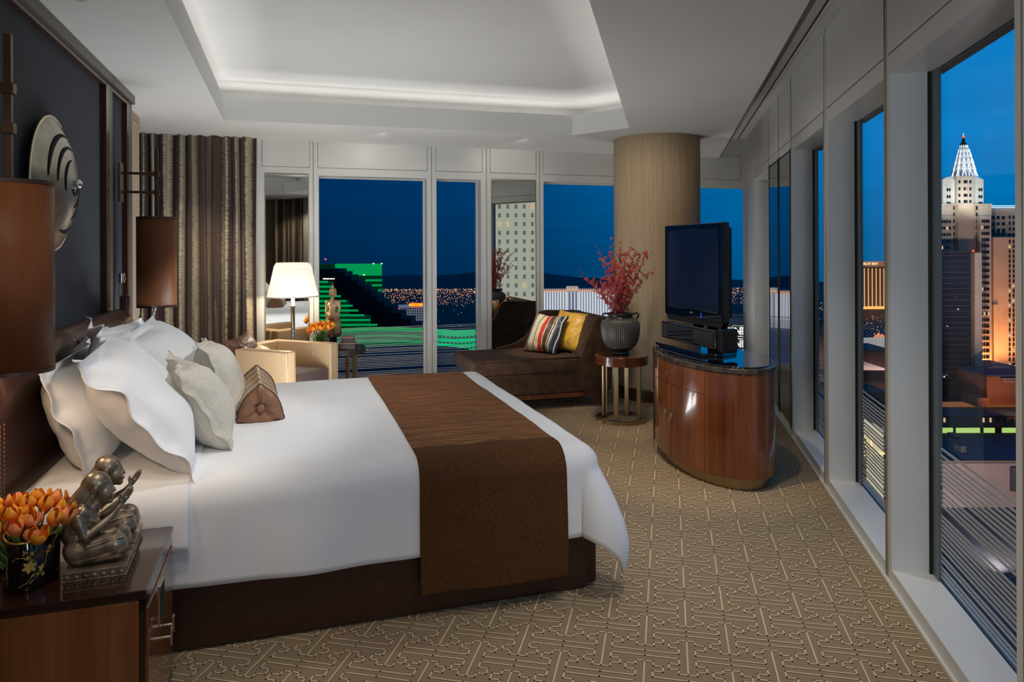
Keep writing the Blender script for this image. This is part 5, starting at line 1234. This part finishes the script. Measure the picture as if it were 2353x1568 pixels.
# ---- bright green arcade with curved floor slabs
ga = building('green_arcade', 'low curved arcade with bright green floors behind the white lines of the glass')
def curved(mb, x0, x1, y0, y1, Y, bow, dep, n=24):
    P = []; zb = at((x0+x1)/2, y1, Y).z; zt = at((x0+x1)/2, y0, Y).z
    for i in range(n+1):
        t = i/n; px = x0+(x1-x0)*t; Yd = Y-bow*sin(pi*t); q = at(px, y0, Yd); P.append((q.x, Yd))
    P += [(p[0]*(1+dep/Y), p[1]+dep) for p in reversed(P)]
    return mb.prism(P, zb, zt)
for y0, y1 in ((755, 769), (775, 782), (787, 794), (799, 806)):
    bpart('floor_slab', curved(MB(), 996, 1112, y0, y1, 250, 6, .5), M_green2, ga)
for y0, y1 in ((756, 765), (774, 778), (786, 790)):
    bpart('floor_slab', curved(MB(), 770, 985, y0, y1, 268, -6, .5), M_green, ga)
mb = MB(); pbox(mb, 760, 1150, 762, 812, 282, 3); bpart('rear_wall', mb, mat('green_lit_wall', (.02,.2,.08), .8, emit=(0,.085,.03), es=1), ga); mb = MB(); pbox(mb, 760, 1150, 812, 900, 282, 3, bot=GZ); bpart('base_wall', mb, M_greendk, ga)  # green light on the rear wall is emission in its material
mb = MB()
for x in list(range(1006, 1108, 9)): pbox(mb, x, x+1.3, 768, 803, 251, .5)
bpart('columns', mb, M_green2, ga)['kind'] = 'stuff'
dm = building('dome_roof', 'dark low domed roof behind the lined glass below the green arcade')
mb = MB(); c_ = at(935, 850, 212); mb.lathe([(34, -6), (33.5, 0), (30, 2.2), (20, 4.6), (0.1, 5.6)], 48, c=(c_.x, c_.y, c_.z)); bpart('roof', mb, M_darkroof, dm, smooth=True); mb = MB(); mb.lathe([(33, GZ-c_.z), (33, -6)], 32, c=(c_.x, c_.y, c_.z)); bpart('drum', mb, M_blueroof, dm)
# ---- pale grid hotel with a small red sign
hh = building('grid_hotel', 'pale grid-fronted hotel tower with a small glowing red roof sign')
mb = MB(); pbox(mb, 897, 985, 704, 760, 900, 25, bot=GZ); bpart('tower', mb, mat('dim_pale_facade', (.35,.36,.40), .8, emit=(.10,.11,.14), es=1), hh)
mb = MB()
for r in range(9):
    for c in range(16): x = 899+c*5.4; y = 708+r*5.6; pbox(mb, x, x+2.6, y, y+3.0, 899.6, .5)
bpart('windows', mb, M_winglass, hh)['kind'] = 'stuff'
def text(name, s, m, size, loc, parent, rot=(pi/2, 0, 0), ext=.05, align='CENTER', bold=0.0):
    c = bpy.data.curves.new(name, 'FONT'); c.body = s; c.size = size; c.extrude = ext; c.offset = bold; c.align_x = align; c.align_y = 'CENTER'; c.materials.append(m)
    tmp = bpy.data.objects.new(name, c); COL.objects.link(tmp); dg = bpy.context.evaluated_depsgraph_get(); me = bpy.data.meshes.new_from_object(tmp.evaluated_get(dg)); bpy.data.objects.remove(tmp)
    me.name = name; o = link(name, me, parent); o.location = loc; o.rotation_euler = rot; return o
p = at(957, 701, 896); q0 = at(941, 705.5, 897); q1 = at(973, 696.5, 897)
mb = MB(); mb.box(q0.x, q1.x, 897, 898, q0.z, q1.z); bpart('sign_board', mb, glow('red_sign_board', (1.0,.10,.01), 1.0), hh); text('sign_lettering', 'HOOTERS', glow('yellow_neon', (1,.55,.05), 1.6), 4.3, p, hh, ext=.1, bold=.12)
mb = MB(); pbox(mb, 912, 917, 709, 714, 895, 1); bpart('side_sign', mb, G_red, hh)
# ---- white ribbed hotel beyond the chaise
rh = building('ribbed_hotel', 'wide white hotel with floodlit vertical ribs behind the chaise')
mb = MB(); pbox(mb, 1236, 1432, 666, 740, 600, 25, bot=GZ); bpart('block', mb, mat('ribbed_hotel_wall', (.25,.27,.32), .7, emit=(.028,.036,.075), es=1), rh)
x = 1238
while x < 1430:
    if not (1303 < x < 1328):
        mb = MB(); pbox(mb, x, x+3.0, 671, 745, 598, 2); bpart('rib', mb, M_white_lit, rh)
    x += 6.15
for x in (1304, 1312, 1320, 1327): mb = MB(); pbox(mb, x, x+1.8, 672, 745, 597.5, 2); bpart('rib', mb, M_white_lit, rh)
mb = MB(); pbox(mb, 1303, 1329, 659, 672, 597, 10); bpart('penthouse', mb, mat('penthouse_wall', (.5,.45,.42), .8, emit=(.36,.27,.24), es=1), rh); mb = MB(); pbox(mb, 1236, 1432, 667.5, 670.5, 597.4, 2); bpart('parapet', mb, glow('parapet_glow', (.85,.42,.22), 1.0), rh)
mb = MB()
for i in range(40): p = at(1240+i*4.9, 665.5, 596); mb.ell(tuple(p), (.55, .55, .45), 6, 4)
bpart('parapet_lamps', mb, G_amber, rh)['kind'] = 'stuff'
# ---- the sign cut off by the corner window frame
ns_ = building('roadside_sign', 'glowing white sign reading NEW twice, cut off by the corner window frame', 'sign')
Ys = 300; a = at(1672, 812, Ys); b = at(1760, 748, Ys); mb = MB(); mb.box(a.x, b.x, Ys+.3, Ys+1.5, a.z, b.z); bpart('board', mb, M_boxdk, ns_)
for y0, y1 in ((748, 774), (778, 805)):
    mb = MB(); pbox(mb, 1684, 1760, y0, y0+1.6, Ys, .4); pbox(mb, 1682.5, 1684, y0+3, y1, Ys, .4); pbox(mb, 1684, 1760, y1-1.2, y1, Ys, .4); bpart('border', mb, G_sign, ns_)
for y in (762, 791): p = at(1686.5, y, Ys); text('lettering', 'NEW', G_sign, 4.2, p, ns_, align='LEFT', ext=.1, bold=.16)
mb = MB(); pbox(mb, 1672, 1681, 752, 803, Ys, .4); bpart('side_panel', mb, glow('sign_side', (1,.85,.7), .9), ns_); mb = MB(); pbox(mb, 1676, 1760, 809, 818, Ys, .4); bpart('red_band', mb, glow('red_band', (.7,.02,.02), .8), ns_)
mb = MB(); c0 = at(1700, 830, Ys+1); mb.box(c0.x-1, c0.x+1, Ys, Ys+1, GZ, c0.z); bpart('post', mb, M_boxdk, ns_)
# ---- golden hotel seen through the second window
gm = building('golden_tower', 'distant bronze hotel tower with glowing vertical lines and a roof sign')
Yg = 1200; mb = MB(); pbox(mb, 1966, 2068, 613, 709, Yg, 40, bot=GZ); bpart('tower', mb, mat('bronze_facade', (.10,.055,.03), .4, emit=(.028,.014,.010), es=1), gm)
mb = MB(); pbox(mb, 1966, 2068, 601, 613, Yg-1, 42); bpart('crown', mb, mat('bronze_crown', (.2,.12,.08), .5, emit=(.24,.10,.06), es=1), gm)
for i in range(11): mb = MB(); x = 1968+i*9; pbox(mb, x, x+1.5, 617, 707, Yg-2, 1); bpart('light_line', mb, glow('line_glow', (.95,.45,.16), 1.0) if i == 0 else bpy.data.materials['line_glow'], gm)
mb = MB(); pbox(mb, 1960, 2070, 705, 711, Yg-30, 10); bpart('podium', mb, G_amber, gm)
p = at(1989, 606.5, Yg-3); text('sign_lettering', 'MANDALAY BAY', glow('sign_yellow', (1,.72,.35), 1.5), 5.6, p, gm, ext=.2, bold=.10)
# small white castle-like resort towers, roofs and an illuminated white building further down
cs = building('white_turrets', 'cluster of small white resort turrets with red cones in the middle distance')
for i, (x, y, w_, h_) in enumerate(((2012, 777, 5, 22), (2019, 772, 5, 28), (2027, 775, 6, 26), (2034, 778, 6, 22))):
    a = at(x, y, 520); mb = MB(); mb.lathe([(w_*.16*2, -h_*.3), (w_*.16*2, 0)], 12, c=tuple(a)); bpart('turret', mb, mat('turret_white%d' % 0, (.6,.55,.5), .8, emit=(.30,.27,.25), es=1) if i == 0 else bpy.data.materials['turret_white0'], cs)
    mb = MB(); mb.lathe([(w_*.36, 0), (.02, 2.6)], 12, c=tuple(a)); bpart('cone_roof', mb, glow('cone_glow', (.8,.25,.10), 1.0) if i == 0 else bpy.data.materials['cone_glow'], cs)
mb = MB(); pbox(mb, 2006, 2044, 784, 800, 522, 20); bpart('wall', mb, bpy.data.materials['turret_white0'], cs)
for k, (x0, x1, y0, y1, Y, m_, nm, lab) in enumerate(((1975, 2050, 806, 850, 460, M_brownwall, 'low_building', 'long brown low building below the turrets'), (1976, 2046, 853, 890, 400, M_pinkwall, 'curved_ramp_building', 'mauve plaza building lower in the second window'), (1975, 2048, 905, 960, 330, M_brick, 'red_roof_building', 'low building with dark red roof just above the white lines of the glass'), (1880, 1908, 740, 800, 700, M_pinkwall, 'low_building', 'small mauve building seen in the third window'), (1880, 1910, 890, 950, 330, M_concrete, 'low_building', 'pale grid building low in the third window'))):
    bb_ = building(nm, lab); mb = MB(); pbox(mb, x0, x1, y0, y1, Y, 30, bot=GZ); bpart('walls', mb, m_, bb_); mb = MB(); pbox(mb, x0-.5, x1+.5, y0-2, y0+1, Y-1, 32); bpart('roof_edge', mb, M_darkroof, bb_)
lb = building('lit_white_building', 'small brightly floodlit white building low in the second window')
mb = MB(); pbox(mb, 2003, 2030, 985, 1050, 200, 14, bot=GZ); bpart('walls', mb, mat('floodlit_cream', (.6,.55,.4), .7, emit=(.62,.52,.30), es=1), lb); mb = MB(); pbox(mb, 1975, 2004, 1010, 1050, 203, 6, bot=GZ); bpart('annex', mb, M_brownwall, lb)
mb = MB()
for y in (1016, 1026, 1037, 1046): pbox(mb, 1976, 2003, y, y+3, 202.6, .3)
pbox(mb, 2001, 2004, 1000, 1050, 199.6, .3); pbox(mb, 2004, 2040, 1041, 1045, 199.6, .3); bpart('lamps', mb, glow('yellow_lamps', (1,.75,.3), 1.2), lb)
# ---- art deco tower complex in the first window
tw = building('art_deco_tower', 'pale art deco tower with a tiered crown of lit triangles and a red tip')
Yt = 350
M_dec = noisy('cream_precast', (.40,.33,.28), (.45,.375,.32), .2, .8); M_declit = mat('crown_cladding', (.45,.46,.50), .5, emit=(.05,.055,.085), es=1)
def tb(n, x0, x1, y0, y1, Y=Yt, dep=16, m=M_dec, par=tw, bot=None): return bpart(n, pbox(MB(), x0, x1, y0, y1, Y, dep, bot=bot), m, par)
tb('upper_block', 2167, 2260, 412, 472, Yt, 18, noisy('upper_precast', (.5,.5,.48), (.56,.56,.53), .3, .8)); tb('upper_bay', 2199, 2236, 405, 472, Yt-2, 6, M_dec); tb('shoulder_block', 2160, 2278, 470, 1000, Yt, 26, M_dec, bot=GZ); tb('centre_pier', 2202, 2238, 472, 590, Yt-3, 5, M_conc_warm)
tb('left_bay', 2160, 2190, 497, 600, Yt-2.5, 4, M_dec); tb('right_bay', 2252, 2277, 497, 860, Yt-2.5, 4, M_dec); tb('cornice', 2153, 2280, 468.5, 472, Yt-3, 8, M_dec)
for c, (x0, w_) in enumerate(((2171, 16), (2238, 15))):
    mb = MB(); n = 10; P = []
    for i in range(n+1):
        t = i/n; P.append((x0-4+(w_+8)*t, 412-7*sin(pi*min(1, t*.5+(.5 if c else 0)))**.8))
    a0 = [at(px, py, Yt-.5) for px, py in P]+[at(x0+w_+4, 413, Yt-.5), at(x0-4, 413, Yt-.5)]
    mb.extr([(q.x, q.z) for q in a0], Yt-.5, Yt+10, 'y'); bpart('shoulder_vault', mb, M_declit, tw)
# tiered crown
cxp = 2214; tiers = [(408, 26, 24), (392, 22.5, 20), (378, 19, 17), (364, 15.5, 15), (352, 12, 12), (341, 8, 9)]
for k, (yb, hw_, hh_) in enumerate(tiers):
    c = at(cxp, yb, Yt+6); s_ = (Yt+6)/F_PX; R_ = hw_*s_; Hh = hh_*s_; mb = MB(); prof = [(R_*cos(q*pi/2/6)**.75, Hh*1.15*sin(q*pi/2/6)) for q in range(7)]; prof[-1] = (.02, Hh*1.15)
    mb.lathe([(R_, -1.2)]+prof, 32, c=tuple(c)); bpart('crown_tier', mb, M_declit, tw, smooth=True)
    nt_ = 5 if k else 6; mb = MB()
    for j in range(-nt_//2-1, nt_//2+2):
        an = j*.50; wx = R_*1.03*sin(an); wy = -R_*1.03*cos(an)
        if abs(an) > 1.5: continue
        tri_h = Hh*.72; bw = R_*.17*max(.25, cos(an)); z_ = c.z+Hh*.05
        tx = Vector((cos(an), sin(an), 0)); o_ = Vector((c.x+wx, c.y+wy, z_))
        nrm = Vector((sin(an), -cos(an), 0)); apex = Vector((c.x+wx*.80, c.y+wy*.80, z_+tri_h))+nrm*.25
        L_, R__ = o_-tx*bw+nrm*.15, o_+tx*bw+nrm*.15
        for A_, B_ in ((L_, apex), (R__, apex)):
            mb.tube([A_, B_], .20 if k < 3 else .15, 4)
    bpart('neon_triangles', mb, G_neon, tw)
c = at(cxp, 341, Yt+6); mb = MB(); mb.lathe([(1.9, 0), (1.5, 2.5), (1.0, 2.6), (.55, 4.8), (.3, 6.4)], 12, c=tuple(c)); bpart('lantern', mb, M_winglass, tw); mb = MB(); mb.lathe([(.55, 0), (.06, 4.6)], 8, c=tuple(at(cxp, 327, Yt+6))); bpart('spire', mb, G_neon, tw); mb = MB(); mb.ell(tuple(at(cxp, 315, Yt+6)), (.7, .7, .7), 10, 6); bpart('beacon', mb, G_red, tw)
def wins(name, xs, ys, w_, h_, Y, par, m=M_winglass, lit=0.0, seed=1):
    rw = random.Random(seed)
    for y in ys:
        for x in xs:
            mb = MB(); pbox(mb, x, x+w_, y, y+h_, Y, .35); o = bpart(name, mb, G_warmwin if rw.random() < lit else m, par)
G_warmwin = glow('lit_window', (.9,.6,.32), .8)
wins('window', (2176, 2181, 2249, 2254), (433, 449, 464), 3.4, 6.5, Yt-.3, tw, seed=2); wins('window', (2203, 2215, 2219, 2228), (415, 431, 446, 460), 4.0, 6.5, Yt-2.3, tw, lit=.06, seed=3); wins('window', (2191, 2196, 2243), [474+i*15 for i in range(8)], 3.6, 8.5, Yt-.3, tw, lit=.10, seed=4)
wins('window', (2163, 2169, 2175, 2181), [506+i*15 for i in range(6)], 4.2, 7.5, Yt-2.8, tw, lit=.08, seed=5); wins('window', (2256, 2261, 2266, 2270), [505+i*14.2 for i in range(25)], 3.6, 7.0, Yt-2.8, tw, lit=.05, seed=6)
for y in [502+i*15 for i in range(7)]: tb('balcony_band', 2160, 2190, y+11, y+14.5, Yt-3.4, 1.2, M_dec)
gl_ = building('glass_slab_tower', 'dark glass office slab with pale edges in front of the art deco tower')
bpart('curtain_wall', pbox(MB(), 2161, 2235, 580, 928, 320, 18), M_towerglass, gl_)
for i in range(27): bpart('spandrel', pbox(MB(), 2161, 2235, 587+i*12.8, 588+i*12.8, 319.6, .5), M_mullion, gl_)
bpart('edge_pier', pbox(MB(), 2155, 2161, 580, 932, 319, 20), M_brownwall, gl_); bpart('edge_pier', pbox(MB(), 2235, 2239, 578, 932, 319, 20), M_brownwall, gl_); bpart('side_wall', pbox(MB(), 2239, 2256, 581, 930, 321, 20), M_dec, gl_); bpart('roof_cap', pbox(MB(), 2161, 2240, 578, 581, 319, 20), M_boxdk, gl_)
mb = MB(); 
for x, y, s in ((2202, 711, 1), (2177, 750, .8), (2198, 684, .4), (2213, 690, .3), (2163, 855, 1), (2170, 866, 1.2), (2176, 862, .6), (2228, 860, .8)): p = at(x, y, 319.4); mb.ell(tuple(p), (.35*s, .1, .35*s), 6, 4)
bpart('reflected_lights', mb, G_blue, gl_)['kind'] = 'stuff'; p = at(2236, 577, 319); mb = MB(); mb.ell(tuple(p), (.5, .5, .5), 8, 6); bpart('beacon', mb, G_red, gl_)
wg = building('orange_wing', 'tall hotel wing floodlit orange at the right edge of the first window')
bpart('upper_wall', pbox(MB(), 2276, 2420, 479, 860, 372, 20, bot=GZ), M_conc_warm, wg); bpart('front_wall', pbox(MB(), 2283, 2420, 545, 860, 360, 12, bot=GZ), M_conc_warm, wg)
wins('window', (2280, 2291, 2303), (497, 511), 6, 7, 371.5, wg); wins('window', (2280, 2291, 2303), (526,), 7, 16, 371.5, wg)
wins('window', (2319, 2328, 2340, 2349), [496+i*13.6 for i in range(4)], 3.2, 7, 371.5, wg, lit=.05, seed=8); wins('window', (2319, 2328, 2340, 2349), [552+i*11.3 for i in range(26)], 3.2, 7, 359.5, wg, lit=.06, seed=9)
bpart('roof_neon', pbox(MB(), 2272, 2420, 472, 474.2, 370, .6), G_neon, wg); bpart('roof_neon', pbox(MB(), 2272, 2420, 476, 478, 370, .6), G_neon, wg)
bpart('floodlit_pilaster', pbox(MB(), 2284, 2294, 700, 850, 359, 2), M_conc_warm, wg)
tr_ = building('terracotta_building', 'low terracotta building with white cornice below the orange wing')
bpart('walls', pbox(MB(), 2268, 2420, 866, 935, 300, 30), M_brick, tr_); bpart('cornice', pbox(MB(), 2304, 2420, 869, 873, 298, 3), M_pinkwall, tr_); bpart('roof', pbox(MB(), 2266, 2420, 862, 866, 299, 40), M_blueroof, tr_); bpart('annex', pbox(MB(), 2246, 2272, 915, 936, 296, 10), M_brick, tr_)
for i in range(14): x = 2306+i*4.4; mb = MB(); a = at(x, 874, 297.8); mb.box(a.x, a.x+.5, 297.8, 299, a.z-1.0, a.z); bpart('dentil', mb, M_pinkwall, tr_)
bpart('lit_portal', pbox(MB(), 2324, 2345, 842, 856, 340, 2), G_amber, tr_)
gr_ = building('parking_garage', 'brown parking garage with a teal roof and a strip of yellow-green lit windows')
bpart('orange_edge', pbox(MB(), 2140, 2420, 930, 936, 300, 6), mat('amber_edge', (.3,.16,.08), .8, emit=(.20,.07,.02), es=1), gr_)
A_ = at(2120, 957, 285); B_ = at(2460, 957, 285); bpart('roof', MB().box(A_.x, B_.x, 285, 302, A_.z-.5, A_.z), M_tealroof, gr_); bpart('facade', pbox(MB(), 2120, 2460, 957, 982, 285, 10), M_brownwall, gr_); bpart('rear', pbox(MB(), 2120, 2460, 980, 1004, 292, 4), M_winglass, gr_)
for x0, x1 in ((2161, 2190), (2198, 2252), (2262, 2286), (2304, 2334), (2340, 2380)): bpart('lit_window', pbox(MB(), x0, x1, 984, 998, 291.5, .4), G_gwin, gr_)
for x in (2153, 2169, 2244, 2259, 2275, 2292, 2308, 2325): bpart('slot_window', pbox(MB(), x, x+3.5, 961, 971, 284.6, .3), G_warmwin if x in (2169, 2259, 2275) else M_winglass, gr_)
rf = building('flat_roof_hall', 'big flat slate-blue roof with a mauve front wall below the garage')
zr = at(2200, 1003, 285).z; Yn = (zr-CH)/((571-1060)/F_PX-.0027); A_ = at(2080, 1060, Yn); B_ = at(2560, 1060, Yn)
bpart('roof', MB().box(A_.x, B_.x*1.2, Yn, 290, zr-.6, zr), M_blueroof, rf); bpart('roof_edge', pbox(MB(), 2080, 2560, 1058, 1064, Yn-.3, 1), M_brownwall, rf); bpart('front_wall', pbox(MB(), 2080, 2560, 1064, 1170, Yn, 4), M_pinkwall, rf); bpart('roof_unit', pbox(MB(), 2192, 2206, 1000, 1010, 268, 4), M_darkroof, rf); bpart('roof_unit', pbox(MB(), 2208, 2220, 1026, 1040, 250, 4), M_darkroof, rf); bpart('wall_vent', pbox(MB(), 2325, 2380, 1075, 1130, Yn-1, 1), M_darkroof, rf)
for k, (x0, x1, y0_, y1_, zt_) in enumerate(((62, 330, 120, Yn-.5, -90.5), (72, 140, 262, 300, -92.0), (40, 61, 110, 250, -97.0))):
    mb = MB(); mb.box(x0, x1, y0_, y1_, GZ, zt_); solo('low_roof', mb, [M_darkroof, M_blueroof, M_darkroof][k], ['broad dark low roof beneath the mauve hall', 'slate blue low roof behind the mauve hall', 'dark low roof low in the third window'][k], 'building')
# ---- white tower behind the room, seen in the mirrors
mt = building('white_window_tower', 'floodlit white tower with a grid of square windows, seen reflected in the mirror')
c_ = Vector((150, -205, 0)); d_ = Vector((.572, -.82, 0)).normalized(); sx = Vector((-d_.y, d_.x, 0)); angm = math.atan2(sx.y, sx.x)
mt.location = (c_.x, c_.y, 0); mt.rotation_euler = (0, 0, angm)
bpart('tower', MB().box(-60, 40, -20, 0, GZ, 90), mat('lit_white_precast', (.5,.48,.40), .8, emit=(.42,.41,.31), es=1), mt)  # emission stands in for floodlight on the tower wall
mb = MB(); mw = MB()
rw = random.Random(4)
for r in range(-18, 26):
    for c in range(-18, 13):
        x = c*3.1; z = r*3.3; (mw if rw.random() < .04 else mb).box(x, x+1.1, 0, .3, z, z+1.6)
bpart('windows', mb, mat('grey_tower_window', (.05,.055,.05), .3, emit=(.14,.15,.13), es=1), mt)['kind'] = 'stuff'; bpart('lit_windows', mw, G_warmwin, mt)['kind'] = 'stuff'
# outdoor spots: unseen floods for the lit facades, added ones for the ground
def ospot(loc, tgt, w, ang, col, r=2.0):
    o = spot(loc, tgt, w, ang, col, .8, r); o.name = 'unseen_flood'; return o
ospot(at(2290, 900, 335), at(2300, 640, 362), 120000, 100, (1, .36, .10)); ospot(at(2330, 880, 345), at(2340, 600, 362), 90000, 95, (1, .38, .12))
ospot(at(2180, 470, 330), at(2190, 435, 352), 26000, 80, (.95, 1, .92)); ospot(at(2250, 475, 330), at(2250, 435, 352), 22000, 80, (.95, 1, .92))
ospot(at(2205, 700, 240), at(2215, 540, 350), 300000, 60, (1, .80, .66)); ospot(at(2290, 1300, 200), at(2290, 960, 300), 200000, 80, (1, .75, .65))
ospot(at(2330, 930, 280), at(2330, 900, 300), 15000, 110, (1, .4, .12))

for px_, py_, Y_, w_ in ((2010, 850, 420, 420000), (1995, 780, 620, 600000), (2150, 900, 420, 200000), (1890, 800, 600, 300000)):  # added warm spots above the ground, no such lamps seen
    g_ = at(px_, py_, Y_); ospot((g_.x, g_.y-20, GZ+75), (g_.x, g_.y, GZ), w_, 110, (1, .50, .34), 6)
